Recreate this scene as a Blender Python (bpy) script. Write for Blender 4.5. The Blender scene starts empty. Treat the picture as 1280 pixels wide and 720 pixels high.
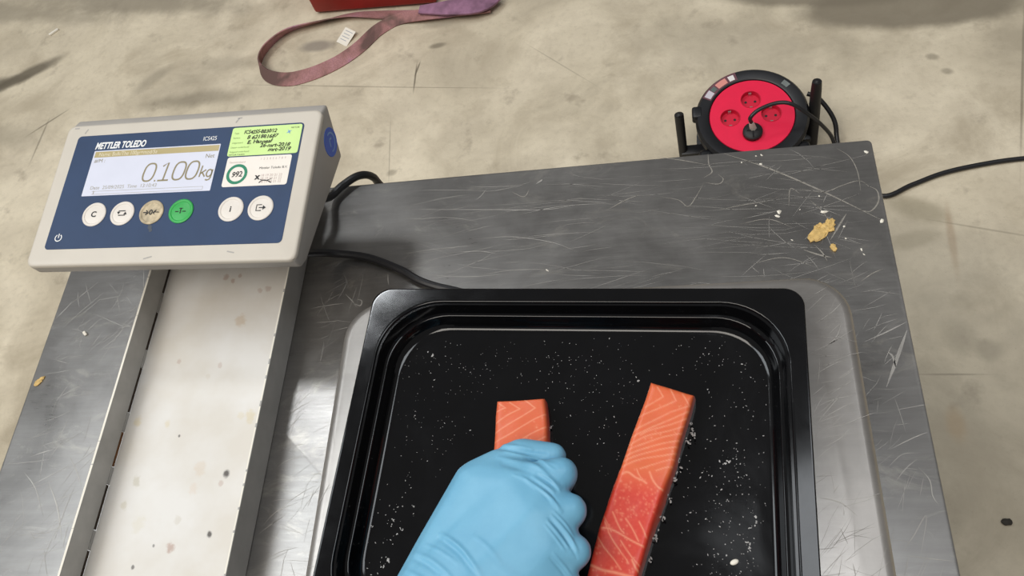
import bpy, bmesh, math, random
import numpy as np
from mathutils import Vector, Matrix

random.seed(7)
rng = np.random.default_rng(7)
SC = bpy.context.scene
COL = SC.collection

# ------------------------------------------------------------------ camera
TZ = 0.86                                    # table top height
CAM = np.array([0.0, 0.0, 1.5168])
RT = np.array([0.97786895, 0.04835256, -0.20355426])
UP = np.array([0.0585203, 0.87087974, 0.48799985])
FW = np.array([-0.20086733, 0.48911196, -0.84877666])
FPX = 1049.09
cam_d = bpy.data.cameras.new('camera')
cam = bpy.data.objects.new('camera', cam_d)
COL.objects.link(cam)
cam_d.sensor_width = 36.0
cam_d.lens = 36.0 * FPX / 1280.0
cam_d.clip_start = 0.01
cam.matrix_world = Matrix(((RT[0], UP[0], -FW[0], CAM[0]), (RT[1], UP[1], -FW[1], CAM[1]),
                           (RT[2], UP[2], -FW[2], CAM[2]), (0, 0, 0, 1)))
SC.camera = cam

# ------------------------------------------------------------------ world, lamps, exposure
w = bpy.data.worlds.new('hall_air')
SC.world = w
w.use_nodes = True
w.node_tree.nodes['Background'].inputs[0].default_value = (0.95, 0.94, 0.92, 1)
w.node_tree.nodes['Background'].inputs[1].default_value = 0.19


def area(name, loc, target, sx, sy, power, col):
    d = bpy.data.lights.new(name, 'AREA')
    d.shape = 'RECTANGLE'
    d.size, d.size_y, d.energy, d.color = sx, sy, power, col
    o = bpy.data.objects.new(name, d)
    COL.objects.link(o)
    o.location = loc
    o.rotation_euler = (Vector(target) - Vector(loc)).to_track_quat('-Z', 'Y').to_euler()


area('ceiling_lamp', (-1.75, 2.2, 4.0), (-0.3, 0.4, 0.9), 0.6, 0.3, 25, (0.93, 0.97, 1.0))
area('roof_light', (-3.3, 0.7, 4.3), (-0.3, 0.4, 0.9), 2.2, 2.2, 74, (0.90, 0.96, 1.0))
area('roof_light', (1.1, 0.7, 4.6), (0.2, 0.4, 0.9), 1.6, 1.6, 40, (0.92, 0.96, 1.0))
area('fill_light', (-2.2, -2.4, 7.0), (-0.3, 1.0, 0.2), 5.0, 3.0, 300, (1.0, 0.94, 0.86))  # broad warm fill, added overhead behind the camera

SC.view_settings.view_transform = 'Standard'
SC.view_settings.look = 'None'
SC.view_settings.gamma = 1.0
SC.view_settings.use_curve_mapping = False
SC.view_settings.exposure = -0.15


# ------------------------------------------------------------------ helpers
def at(px, py, z):
    """point of the photograph's line of sight at height z"""
    d = (px - 640) / FPX * RT - (py - 360) / FPX * UP + FW
    return CAM + d * ((z - CAM[2]) / d[2])


def lin(c):
    return tuple(((v / 255.0) / 12.92 if v / 255.0 <= 0.04045 else ((v / 255.0 + 0.055) / 1.055) ** 2.4) for v in c) + (1.0,)


class NT:
    def __init__(s, m):
        m.use_nodes = True
        s.t = m.node_tree
        s.n = s.t.nodes
        s.b = s.n['Principled BSDF']

    def add(s, ty, **kw):
        n = s.n.new(ty)
        for k, v in kw.items():
            setattr(n, k, v)
        return n

    def link(s, a, b):
        s.t.links.new(a, b)

    def coord(s):
        return s.add('ShaderNodeTexCoord').outputs['Object']

    def noise(s, vec, scale, detail=4, rough=0.55, dist=0.0):
        n = s.add('ShaderNodeTexNoise')
        n.inputs['Scale'].default_value = scale
        n.inputs['Detail'].default_value = detail
        n.inputs['Roughness'].default_value = rough
        n.inputs['Distortion'].default_value = dist
        s.link(vec, n.inputs['Vector'])
        return n.outputs['Fac']

    def ramp(s, fac, pts):
        r = s.add('ShaderNodeValToRGB')
        e = r.color_ramp.elements
        while len(e) < len(pts):
            e.new(0.5)
        for i, (p, c) in enumerate(pts):
            e[i].position = p
            e[i].color = c if len(c) == 4 else tuple(c) + (1,)
        s.link(fac, r.inputs[0])
        return r.outputs[0]

    def mix(s, fac, a, b, mode='MIX'):
        m = s.add('ShaderNodeMix', data_type='RGBA', blend_type=mode)
        for sock, v in ((m.inputs[0], fac), (m.inputs[6], a), (m.inputs[7], b)):
            if hasattr(v, 'is_linked') or hasattr(v, 'node'):
                s.link(v, sock)
            else:
                sock.default_value = v
        return m.outputs[2]

    def math(s, op, a, b=0.0, c=None, clamp=False):
        m = s.add('ShaderNodeMath', operation=op, use_clamp=clamp)
        for sock, v in zip(m.inputs, (a, b) if c is None else (a, b, c)):
            if hasattr(v, 'node'):
                s.link(v, sock)
            else:
                sock.default_value = v
        return m.outputs[0]

    def mapping(s, vec, loc=(0, 0, 0), rot=(0, 0, 0), scale=(1, 1, 1), kind='POINT'):
        m = s.add('ShaderNodeMapping', vector_type=kind)
        m.inputs['Location'].default_value = loc
        m.inputs['Rotation'].default_value = rot
        m.inputs['Scale'].default_value = scale
        s.link(vec, m.inputs['Vector'])
        return m.outputs[0]

    def bump(s, h, strength=0.2, dist=0.002):
        b = s.add('ShaderNodeBump')
        b.inputs['Strength'].default_value = strength
        b.inputs['Distance'].default_value = dist
        s.link(h, b.inputs['Height'])
        s.link(b.outputs[0], s.b.inputs['Normal'])

    def spot(s, vec, cx, cy, rx, ry, ang, warp, k, soft):
        """1 inside an ellipse of the surface's own plane, ragged by warp, 0 outside"""
        v = s.mapping(vec, (cx, cy, 0), (0, 0, ang), (rx, ry, 1), 'TEXTURE')
        sep = s.add('ShaderNodeSeparateXYZ')
        s.link(v, sep.inputs[0])
        d = s.math('SQRT', s.math('ADD', s.math('MULTIPLY', sep.outputs[0], sep.outputs[0]),
                                  s.math('MULTIPLY', sep.outputs[1], sep.outputs[1])))
        d = s.math('ADD', d, s.math('MULTIPLY', s.math('SUBTRACT', warp, 0.5), k))
        mr = s.add('ShaderNodeMapRange', interpolation_type='SMOOTHSTEP')
        s.link(d, mr.inputs[0])
        mr.inputs[1].default_value = 1.0 + soft
        mr.inputs[2].default_value = 1.0 - soft
        return mr.outputs[0]


def mat(name, c, rough=0.5, metal=0.0, var=0.06, scale=40.0, bump=0.0, coat=0.0, spec=0.5, emit=0.0):
    m = bpy.data.materials.new(name)
    t = NT(m)
    v = t.coord()
    f = t.noise(v, scale)
    c = lin(c)
    lo = tuple(x * (1 - var) for x in c[:3]) + (1,)
    hi = tuple(min(1, x * (1 + var)) for x in c[:3]) + (1,)
    col = t.ramp(f, [(0.3, lo), (0.7, hi)])
    t.link(col, t.b.inputs['Base Color'])
    t.b.inputs['Roughness'].default_value = rough
    t.b.inputs['Metallic'].default_value = metal
    t.b.inputs['Coat Weight'].default_value = coat
    t.b.inputs['Specular IOR Level'].default_value = spec
    if bump:
        t.bump(f, bump, 0.001)
    if emit:
        t.link(col, t.b.inputs['Emission Color'])
        t.b.inputs['Emission Strength'].default_value = emit
    return m


def link(name, bm, m, parent=None, loc=None, smooth=35, kind=None, label=None):
    me = bpy.data.meshes.new(name)
    bmesh.ops.recalc_face_normals(bm, faces=bm.faces[:])
    bm.to_mesh(me)
    bm.free()
    return link_mesh(name, me, m, parent, loc, smooth, kind, label)


def link_mesh(name, me, m, parent=None, loc=None, smooth=35, kind=None, label=None):
    if smooth:
        me.shade_smooth()
        me.set_sharp_from_angle(angle=math.radians(smooth))
    me.materials.append(m)
    o = bpy.data.objects.new(name, me)
    COL.objects.link(o)
    if parent:
        o.parent = parent
    if loc is not None:
        o.location = loc
    if kind:
        o['kind'] = kind
    if label:
        o['label'] = label
    return o


def tag(o, label, cat, group=None, kind=None):
    o['label'] = label
    o['category'] = cat
    if group:
        o['group'] = group
    if kind:
        o['kind'] = kind
    return o


def empty(name, loc, rz=0.0):
    o = bpy.data.objects.new(name, None)
    COL.objects.link(o)
    o.empty_display_size = 0.05
    o.location = loc
    o.rotation_euler = (0, 0, rz)
    return o


def box(bm, x0, x1, y0, y1, z0, z1, bev=0.0, seg=2):
    r = bmesh.ops.create_cube(bm, size=1.0)
    vs = r['verts']
    for v in vs:
        v.co = Vector((x0 + (v.co.x + .5) * (x1 - x0), y0 + (v.co.y + .5) * (y1 - y0), z0 + (v.co.z + .5) * (z1 - z0)))
    if bev:
        es = list({e for v in vs for e in v.link_edges})
        bmesh.ops.bevel(bm, geom=es, offset=bev, segments=seg, affect='EDGES', profile=0.5)


def rrect(hw, hd, r, n=8, cx=0.0, cy=0.0):
    r = max(min(r, hw - 1e-5, hd - 1e-5), 1e-5)
    pts = []
    for k, (sx, sy) in enumerate(((1, 1), (-1, 1), (-1, -1), (1, -1))):
        for i in range(n + 1):
            a = math.pi / 2 * k + math.pi / 2 * i / n
            pts.append((cx + sx * (hw - r) + r * math.cos(a), cy + sy * (hd - r) + r * math.sin(a)))
    return pts


def circ(r, n=40, cx=0.0, cy=0.0):
    return [(cx + r * math.cos(2 * math.pi * i / n), cy + r * math.sin(2 * math.pi * i / n)) for i in range(n)]


def loft(bm, loops, cap0=True, cap1=True):
    """loops: list of (outline, z)"""
    rings = [[bm.verts.new((x, y, z)) for x, y in pts] for pts, z in loops]
    n = len(rings[0])
    for a, b in zip(rings[:-1], rings[1:]):
        for i in range(n):
            j = (i + 1) % n
            bm.faces.new((a[i], a[j], b[j], b[i]))
    if cap0:
        bm.faces.new(rings[0][::-1])
    if cap1:
        bm.faces.new(rings[-1])


def spline(pts, per=8):
    p = [np.array(q, float) for q in pts]
    p = [2 * p[0] - p[1]] + p + [2 * p[-1] - p[-2]]
    out = []
    for i in range(1, len(p) - 2):
        for k in range(per):
            t = k / per
            out.append(0.5 * (2 * p[i] + (p[i + 1] - p[i - 1]) * t + (2 * p[i - 1] - 5 * p[i] + 4 * p[i + 1] - p[i + 2]) * t * t
                              + (3 * p[i] - p[i - 1] - 3 * p[i + 1] + p[i + 2]) * t ** 3))
    out.append(p[-2])
    return out


def tube(bm, pts, r, n=10, per=8):
    P = spline(pts, per) if per else [np.array(q, float) for q in pts]
    rad = r if hasattr(r, '__len__') else None
    rings = []
    nrm = None
    for i, q in enumerate(P):
        t = P[min(i + 1, len(P) - 1)] - P[max(i - 1, 0)]
        t = t / np.linalg.norm(t)
        if nrm is None:
            a = np.array([0, 0, 1.0]) if abs(t[2]) < 0.9 else np.array([1.0, 0, 0])
            nrm = np.cross(t, a)
        nrm = nrm - t * (nrm @ t)
        nrm /= np.linalg.norm(nrm)
        b = np.cross(t, nrm)
        rr = np.interp(i / (len(P) - 1), np.linspace(0, 1, len(rad)), rad) if rad is not None else r
        rings.append([bm.verts.new(q + rr * (nrm * math.cos(2 * math.pi * k / n) + b * math.sin(2 * math.pi * k / n))) for k in range(n)])
    for a, b in zip(rings[:-1], rings[1:]):
        for k in range(n):
            j = (k + 1) % n
            bm.faces.new((a[k], a[j], b[j], b[k]))
    bm.faces.new(rings[0][::-1])
    bm.faces.new(rings[-1])


def ribbon(bm, pts, wd, z=None, per=0, nrm=(0, 0, 1)):
    """flat strip of width wd (a number or one per point) lying in the plane with normal nrm"""
    P = spline(pts, per) if per else [np.array(q, float) for q in pts]
    nrm = np.array(nrm, float)
    L, R = [], []
    for i, q in enumerate(P):
        t = P[min(i + 1, len(P) - 1)] - P[max(i - 1, 0)]
        s = np.cross(nrm, t)
        s /= max(np.linalg.norm(s), 1e-9)
        ww = wd if not hasattr(wd, '__len__') else np.interp(i / (len(P) - 1), np.linspace(0, 1, len(wd)), wd)
        L.append(bm.verts.new(q + s * ww / 2))
        R.append(bm.verts.new(q - s * ww / 2))
    for i in range(len(P) - 1):
        bm.faces.new((R[i], R[i + 1], L[i + 1], L[i]))


def text_mesh(s, size, align='LEFT', shear=0.0, bold=0.0, wobble=0.0, sx=1.0, seed=0):
    c = bpy.data.curves.new('txt', 'FONT')
    c.body, c.size, c.align_x, c.shear, c.offset = s, size, align, shear, bold
    c.fill_mode = 'FRONT'
    c.resolution_u = 3
    o = bpy.data.objects.new('txt', c)
    COL.objects.link(o)
    dg = bpy.context.evaluated_depsgraph_get()
    me = bpy.data.meshes.new_from_object(o.evaluated_get(dg))
    bpy.data.objects.remove(o)
    bpy.data.curves.remove(c)
    for v in me.vertices:
        x, y = v.co.x, v.co.y
        if wobble:
            k = 1 / size
            x, y = (x + wobble * size * math.sin(5.1 * k * y + 1.3 * seed + 1.7 * k * x),
                    y + wobble * size * (math.sin(2.3 * k * x + seed) + .6 * math.sin(5.7 * k * x + 2 * seed)))
        v.co = Vector((x * sx, y, 0))
    me.materials.clear()
    return me


def lettering(name, s, size, x, y, z, m, parent, **kw):
    return link_mesh(name, text_mesh(s, size, **kw), m, parent, (x, y, z), smooth=0)


# ------------------------------------------------------------------ materials
def make_concrete():
    m = bpy.data.materials.new('stained_concrete')
    t = NT(m)
    v = t.coord()
    big = t.noise(v, 2.6, 6, 0.6, 0.6)
    mid = t.noise(v, 7.0, 6, 0.62, 0.3)
    fine = t.noise(v, 60.0, 4, 0.6)
    grit = t.noise(v, 260.0, 2, 0.5)
    col = t.ramp(big, [(0.32, lin((178, 167, 146))), (0.47, lin((211, 199, 175))), (0.64, lin((228, 216, 192)))])
    col = t.mix(t.ramp(mid, [(0.34, (.5, .5, .5)), (0.62, (0, 0, 0))]), col, lin((180, 168, 147)))
    col = t.mix(t.ramp(t.noise(t.mapping(v, (3, 1, 0)), 11.0, 5, 0.6), [(0.60, (0, 0, 0)), (0.72, (.6, .6, .6))]), col, lin((150, 138, 120)))
    col = t.mix(t.ramp(fine, [(0.3, (.16, .16, .16)), (0.5, (0, 0, 0))]), col, lin((150, 138, 116)))
    col = t.mix(t.ramp(grit, [(0.66, (0, 0, 0)), (0.78, (.35, .35, .35))]), col, lin((120, 108, 92)))
    col = t.mix(t.ramp(t.noise(t.mapping(v, (9, 2, 0)), 4.2, 6, 0.66, 0.8), [(0.50, (0, 0, 0)), (0.66, (.55, .55, .55))]), col, lin((172, 159, 136)))
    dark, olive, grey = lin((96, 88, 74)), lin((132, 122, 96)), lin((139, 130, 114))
    # stains and darker patches of the slab: (pixel centre, end of long axis, half width in pixels, colour, strength, ragged, softness)
    st = [((28, 96), (74, 74), 13, dark, .85, .9, .45), ((-30, 112), (30, 98), 16, dark, .8, .9, .45),
          ((170, 4), (300, 8), 22, grey, .75, 1.6, .6), ((20, 16), (140, 22), 22, grey, .6, 1.6, .6),
          ((245, 124), (300, 118), 14, dark, .5, 1.0, .7), ((395, 58), (415, 56), 11, lin((140, 131, 120)), .8, .7, .4),  # first entry: soft dark patch behind the terminal
          ((1140, 8), (1290, 0), 38, lin((126, 117, 101)), .85, .5, .22), ((1010, -6), (1140, -6), 22, lin((126, 117, 101)), .8, .8, .3),  # broad darker areas at the far right
          ((1150, 262), (1186, 272), 14, olive, .45, 1.2, .5), ((1140, 300), (1172, 292), 10, olive, .35, 1.2, .5),
          ((547, 57), (557, 55), 5, dark, .6, .8, .5), ((490, 216), (496, 214), 5, dark, .4, .8, .5),
          ((545, 30), (565, 28), 9, grey, .5, 1.0, .6), ((1236, 437), (1252, 440), 12, dark, .35, 1.0, .5),
          ((1200, 424), (1222, 440), 16, dark, .28, 1.2, .6), ((1195, 530), (1206, 530), 16, lin((190, 150, 96)), .35, 1.0, .6),
          ((1190, 300), (1196, 340), 4, lin((150, 112, 76)), .4, 1.0, .6), ((190, 100), (215, 82), 12, grey, .45, 1.2, .6),
          ((1166, 71), (1174, 72), 5, dark, .45, .8, .5), ((1184, 89), (1192, 90), 5, dark, .45, .8, .5),
          ((280, 80), (330, 78), 14, grey, .35, 1.6, .7), ((10, 170), (40, 175), 20, grey, .35, 1.6, .7),
          # cracks and saw cuts
          ((519, 97), (517, 113), 1.2, dark, .75, .5, .5), ((522, 86), (525, 78), 1.2, dark, .75, .5, .5),
          ((500, 109), (610, 110), .8, dark, .4, .5, .6), ((390, 107), (470, 108), .8, dark, .4, .5, .6),
          ((62, 152), (84, 138), 1.5, dark, .6, .8, .6), ((50, 175), (60, 152), 1.5, dark, .5, .8, .6),
          ((487, 190), (486, 226), .8, dark, .35, .5, .6), ((1230, 286), (1290, 296), 1.1, dark, .35, .5, .6),
          ((1278, 100), (1276, 190), 1.4, dark, .5, .8, .6), ((1190, 468), (1230, 468), 1.1, dark, .5, .8, .6),
          ((700, 80), (740, 104), .8, dark, .3, .5, .6), ((1240, 600), (1240, 860), 150, lin((150, 143, 130)), .45, .8, .7), ((1150, 330), (1290, 380), 60, lin((160, 152, 136)), .4, 1.2, .7), ((900, 60), (1000, 70), 40, lin((170, 160, 142)), .35, 1.6, .7), ((30, 560), (0, 640), 40, lin((150, 136, 114)), .5, 1.4, .7), ((40, 430), (60, 380), 30, lin((160, 146, 122)), .4, 1.4, .7)]  # large grey patch at lower right paints dimmer light into the slab
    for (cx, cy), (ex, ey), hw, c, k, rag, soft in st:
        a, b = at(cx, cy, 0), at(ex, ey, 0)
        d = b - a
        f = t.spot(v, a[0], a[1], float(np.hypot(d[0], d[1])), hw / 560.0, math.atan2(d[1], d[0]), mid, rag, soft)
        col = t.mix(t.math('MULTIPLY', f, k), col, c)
    t.link(col, t.b.inputs['Base Color'])
    t.b.inputs['Roughness'].default_value = 0.78
    t.b.inputs['Specular IOR Level'].default_value = 0.3
    t.bump(t.math('ADD', fine, t.math('MULTIPLY', grit, .4)), 0.25, 0.002)
    return m


def make_steel(name, base, r0, r1, rot, smear, metal=.88):
    m = bpy.data.materials.new(name)
    t = NT(m)
    v = t.coord()
    br = t.noise(t.mapping(v, (0, 0, 0), (0, 0, rot), (5, 60, 1)), 3.0, 5, 0.6)
    blotch = t.noise(v, 9.0, 6, 0.62, 0.5)
    fine = t.noise(t.mapping(v, (5, 2, 0), (0, 0, rot + .5), (14, 260, 1)), 4.0, 3, 0.6)
    c = lin(base)
    col = t.ramp(blotch, [(0.3, tuple(x * .74 for x in c[:3])), (0.7, tuple(min(1, x * 1.12) for x in c[:3]))])
    col = t.mix(t.ramp(br, [(0.40, (0, 0, 0)), (0.80, (.16, .16, .16))]), col, lin((205, 202, 196)))
    wisp = t.ramp(t.noise(t.mapping(v, (1, 4, 0), (0, 0, -.3), (1, 2.2, 1)), 16.0, 7, 0.7, 1.2), [(0.56, (0, 0, 0)), (0.74, (smear, smear, smear))])
    col = t.mix(wisp, col, lin((200, 194, 184)))
    t.link(col, t.b.inputs['Base Color'])
    t.b.inputs['Metallic'].default_value = metal
    ro = t.add('ShaderNodeMapRange')
    t.link(t.math('ADD', t.math('MULTIPLY', blotch, .6), t.math('MULTIPLY', fine, .4)), ro.inputs[0])
    ro.inputs[1].default_value, ro.inputs[2].default_value = 0.3, 0.7
    ro.inputs[3].default_value, ro.inputs[4].default_value = r0, r1
    t.link(ro.outputs[0], t.b.inputs['Roughness'])
    t.bump(t.math('ADD', t.math('MULTIPLY', br, .5), fine), 0.05, 0.0004)
    return m


def make_channel():
    m = bpy.data.materials.new('chipped_white_paint')
    t = NT(m)
    v = t.coord()
    n = t.noise(v, 160.0, 5, 0.65)
    big = t.noise(v, 14.0, 4, 0.6)
    col = t.ramp(big, [(0.35, lin((214, 208, 198))), (0.65, lin((224, 221, 216)))])
    rust, dk, yel = lin((150, 88, 48)), lin((52, 40, 32)), lin((205, 186, 130))
    sp = [((283, 346), 4, rust, .7), ((291, 351), 3, rust, .7), ((301, 401), 7, lin((190, 160, 120)), .7), ((335, 361), 4, rust, .5),
          ((325, 363), 3, rust, .5), ((172, 527), 5, yel, .7), ((210, 530), 4, yel, .6), ((313, 520), 6, yel, .7), ((301, 519), 4, yel, .4),
          ((283, 592), 4, dk, .95), ((262, 668), 3, dk, .95), ((213, 684), 5, rust, .9), ((171, 601), 5, lin((180, 172, 145)), .8),
          ((155, 632), 4, lin((185, 176, 148)), .8), ((275, 457), 3, rust, .4), ((224, 452), 3, rust, .5), ((250, 587), 7, lin((205, 180, 150)), .5),
          ((242, 612), 5, lin((210, 185, 160)), .5), ((166, 709), 2, dk, .8), ((173, 655), 8, lin((205, 196, 170)), .5), ((222, 650), 4, lin((190, 180, 160)), .6),
          ((224, 545), 1.5, dk, .8), ((276, 604), 3, rust, .5), ((192, 682), 1.5, dk, .7), ((300, 345), 2.5, rust, .6), ((260, 470), 3, lin((190, 175, 150)), .4)]
    for (cx, cy), r, c, k in sp:
        a = at(cx, cy, 0.863)
        f = t.spot(v, a[0], a[1], r / 1450.0, r / 1100.0, 0.3, n, 2.6 if c is not dk else 1.2, .45)
        col = t.mix(t.math('MULTIPLY', f, k * (.55 if c is not dk else .95)), col, c)
    t.link(col, t.b.inputs['Base Color'])
    t.b.inputs['Roughness'].default_value = 0.42
    return m


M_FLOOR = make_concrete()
M_TABLE = make_steel('worn_table_steel', (158, 155, 152), .26, .44, 0.05, .55)
M_PLATE = make_steel('scratched_platform_steel', (180, 175, 170), .32, .46, 0.6, .3, .8)
M_CHAN = make_channel()
M_CHANSIDE = mat('grey_channel_paint', (172, 170, 166), .5, var=.1)
M_SCR = mat('bright_scratch_metal', (160, 156, 150), .5, .6, var=.2)
M_SCRW = mat('pale_limescale', (196, 188, 174), .7, .0, var=.1)
M_HOUS = mat('warm_grey_plastic', (205, 197, 184), .45, var=.03, scale=30)
M_HOUS2 = mat('grey_side_plastic', (168, 163, 157), .5, var=.04, scale=30)
M_NAVY = mat('navy_membrane', (38, 60, 94), .45, var=.1, scale=22, spec=.3)
M_LCD = mat('lcd_white', (208, 210, 224), .3, var=.02, emit=.08)
M_LCDBAR = mat('lcd_olive_bar', (176, 160, 112), .3, var=.03, emit=.05)
M_LCDTXT = mat('lcd_olive_digits', (138, 126, 92), .4, var=.05)
M_LCDFAINT = mat('lcd_faint_text', (166, 160, 146), .4, var=.05)
M_LCDGHOST = mat('lcd_ghost_text', (226, 216, 188), .4, var=.02)
M_WHITE = mat('white_print', (238, 238, 236), .5, var=.02)
M_BTN = mat('white_button', (226, 218, 208), .4, var=.04)
M_BTNDIRT = mat('soiled_button', (186, 170, 140), .5, var=.35, scale=160)
M_GREEN = mat('green_button', (40, 165, 72), .4, var=.08)
M_INK = mat('black_ink', (24, 24, 26), .6, var=.05)
M_LIME = mat('lime_sticker_paper', (206, 236, 150), .5, var=.04)
M_PAPER = mat('white_sticker_paper', (238, 230, 220), .5, var=.03)
M_RING = mat('green_sticker_ink', (18, 128, 92), .5, var=.05)
M_PALE = mat('pale_print', (196, 176, 168), .6, var=.05)
M_PRINT = mat('grey_print', (126, 150, 96), .6, var=.05)
M_BLUE = mat('blue_sticker', (28, 96, 205), .4, var=.1)
M_LBLUE = mat('light_blue_print', (120, 165, 215), .5, var=.05)
M_BLACK = mat('black_plastic', (17, 17, 21), .45, var=.15, bump=.05)
M_RUBBER = mat('black_rubber', (24, 23, 24), .55, var=.15)
M_CORD = mat('black_cable_sheath', (30, 29, 31), .38, var=.1)
M_RED = mat('signal_red_plastic', (238, 28, 72), .4, var=.04)
M_REDD = mat('red_socket_well', (205, 20, 56), .45, var=.05)
M_METAL = mat('nickel_metal', (190, 186, 178), .3, .9, var=.08)
M_TRAY = mat('black_enamel', (7, 7, 9), .09, var=.2, coat=.0, spec=.55)
t = NT(M_TRAY)
film = t.noise(t.coord(), 14, 6, .65, .8)
t.link(t.ramp(film, [(.40, (.07, .07, .07)), (.74, (.17, .17, .17))]), t.b.inputs['Roughness'])
M_DECK = mat('red_machine_paint', (150, 36, 26), .5, var=.18, scale=12)
M_FOOD = mat('dried_yellow_food', (206, 172, 106), .6, var=.25, scale=220, bump=.4)
M_CRUMB = mat('wet_white_crumb', (184, 182, 180), .2, var=.1)
M_STONE = mat('dark_grit_stone', (50, 46, 40), .8, var=.2)
M_CHIP = mat('white_plastic_chip', (236, 230, 216), .5, var=.03)
M_RUST = mat('rust_crust', (112, 74, 40), .8, var=.3, scale=200)
M_SLOTSHADE = mat('slot_shade', (58, 46, 36), .85, var=.3, scale=150)
M_PALEG = mat('pale_grey_plastic', (206, 200, 192), .5, var=.08)
M_SLEEVE = mat('dark_work_sleeve', (44, 48, 58), .85, var=.15)

# ------------------------------------------------------------------ floor
bm = bmesh.new()
vs = [bm.verts.new(p) for p in ((-6, -4, 0), (6, -4, 0), (6, 7, 0), (-6, 7, 0))]
bm.faces.new(vs)
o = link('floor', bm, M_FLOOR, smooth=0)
o['kind'] = 'structure'

# ------------------------------------------------------------------ table
TX0, TX1, TY0, TY1 = -0.6413, 0.1766, -0.26, 0.5137
table = empty('steel_table', ((TX0 + TX1) / 2, (TY0 + TY1) / 2, 0))
tag(table, 'scratched stainless steel work table that carries the weighing scale and black tray', 'table')
TC = ((TX0 + TX1) / 2, (TY0 + TY1) / 2)
hw, hd = (TX1 - TX0) / 2, (TY1 - TY0) / 2
bm = bmesh.new()
loft(bm, [(rrect(hw - .012, hd - .012, .003, 4), TZ - .0035), (rrect(hw - .0015, hd - .0015, .003, 4), TZ - .0035), (rrect(hw - .0015, hd - .0015, .003, 4), TZ - .036),
          (rrect(hw, hd, .004, 4), TZ - .036), (rrect(hw, hd, .004, 4), TZ - .002), (rrect(hw - .0006, hd - .0006, .004, 4), TZ - .0006),
          (rrect(hw - .002, hd - .002, .004, 4), TZ)])
link('table_top', bm, M_TABLE, table, smooth=30)
for sx in (-1, 1):
    for sy in (-1, 1):
        bm = bmesh.new()
        box(bm, -.02, .02, -.02, .02, .012, TZ - .0036, .003)
        lg = link('leg', bm, M_TABLE, table, (sx * (hw - .05), sy * (hd - .05), 0))
        bm = bmesh.new()
        loft(bm, [(circ(.022, 20), 0), (circ(.022, 20), .008), (circ(.012, 20), .012), (circ(.012, 20), .02)])
        link('foot', bm, M_RUBBER, lg)
for sy in (-1, 1):
    bm = bmesh.new()
    box(bm, -hw + .07, hw - .07, -.012, .012, .20, .23, .003)
    link('stretcher', bm, M_TABLE, table, (0, sy * (hd - .05), 0))

# worn-in scratches and limescale lines of the table top
bm = bmesh.new()


def scratch(px, wd, z=TZ + .00012, b=None, cut=None):
    P = [at(x, y, z) for x, y in px]
    ribbon(b or bm, P, [wd * .15, wd, wd, wd * .15], per=6)


for px, wd in [
               ([(590, 299), (640, 296), (690, 303), (722, 315)], .0006), ([(512, 262), (600, 262), (680, 262), (722, 256)], .0007),
               ([(514, 274), (560, 272), (598, 277)], .0005), ([(650, 268), (700, 258), (760, 254)], .0006),
               ([(500, 318), (540, 312), (600, 306)], .0006), ([(520, 342), (580, 346), (640, 342)], .0006),
               ([(560, 316), (600, 314), (625, 318)], .0005), ([(600, 344), (640, 338), (700, 336)], .0005),
               ([(670, 230), (676, 226), (678, 224)], .0018), ([(595, 250), (602, 244), (608, 236)], .0006),
               ([(1079, 428), (1108, 415), (1134, 402)], .0011), ([(1134, 412), (1122, 446), (1108, 484)], .0026),
               ([(1110, 440), (1116, 446), (1120, 460)], .0016), ([(1112, 562), (1140, 548), (1160, 540)], .0008),
               ([(1118, 604), (1132, 586), (1146, 574)], .0007), ([(1110, 584), (1128, 568), (1150, 566)], .0005),
               ([(1128, 690), (1142, 670), (1158, 645), (1150, 700)], .0008), ([(1130, 694), (1160, 698), (1196, 702)], .0007),
               ([(1148, 584), (1162, 600), (1166, 620), (1174, 632)], .0007), ([(60, 600), (72, 636), (77, 675)], .0010),
               ([(86, 568), (96, 590), (102, 610)], .0007), ([(94, 606), (80, 640), (66, 680)], .0006),
               ([(30, 590), (44, 610), (54, 645)], .0007), ([(36, 608), (60, 596), (90, 580)], .0006),
               ([(35, 572), (52, 566), (66, 562)], .0006), ([(68, 400), (84, 384), (92, 375)], .0007),
               ([(120, 442), (145, 422), (158, 405)], .0006), ([(124, 432), (140, 420), (150, 412)], .0005),
               ([(160, 392), (170, 384), (176, 380)], .0005), ([(100, 395), (116, 382), (130, 370)], .0005),
               ([(350, 530), (370, 512), (395, 498)], .0006), ([(340, 590), (360, 575), (388, 570)], .0005),
               ([(326, 660), (345, 640), (372, 628)], .0006), ([(330, 700), (350, 690), (372, 684)], .0005),
               ([(420, 333), (425, 328), (428, 330)], .0006), ([(485, 342), (485, 350), (486, 356)], .0010),
               ([(440, 378), (450, 382), (452, 376), (446, 374)], .0012), ([(432, 368), (440, 376), (446, 384)], .0010)]:
    scratch(px, wd)


def randscratch(n, xr, yr, ang, spread, lr, wr, z, b):
    for _ in range(n):
        x, y = rng.uniform(*xr), rng.uniform(*yr)
        a = rng.normal(ang, spread)
        L = rng.uniform(*lr)
        k = rng.normal(0, .035) * L
        d = np.array([math.cos(a), math.sin(a)])
        nn = np.array([-d[1], d[0]])
        pts = [np.array([*(np.array([x, y]) + d * L * s + nn * k * (1 - 4 * s * s)), z]) for s in (-.5, -.2, .2, .5)]
        wd = rng.uniform(*wr)
        ribbon(b, pts, [wd * .1, wd, wd, wd * .1])


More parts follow.
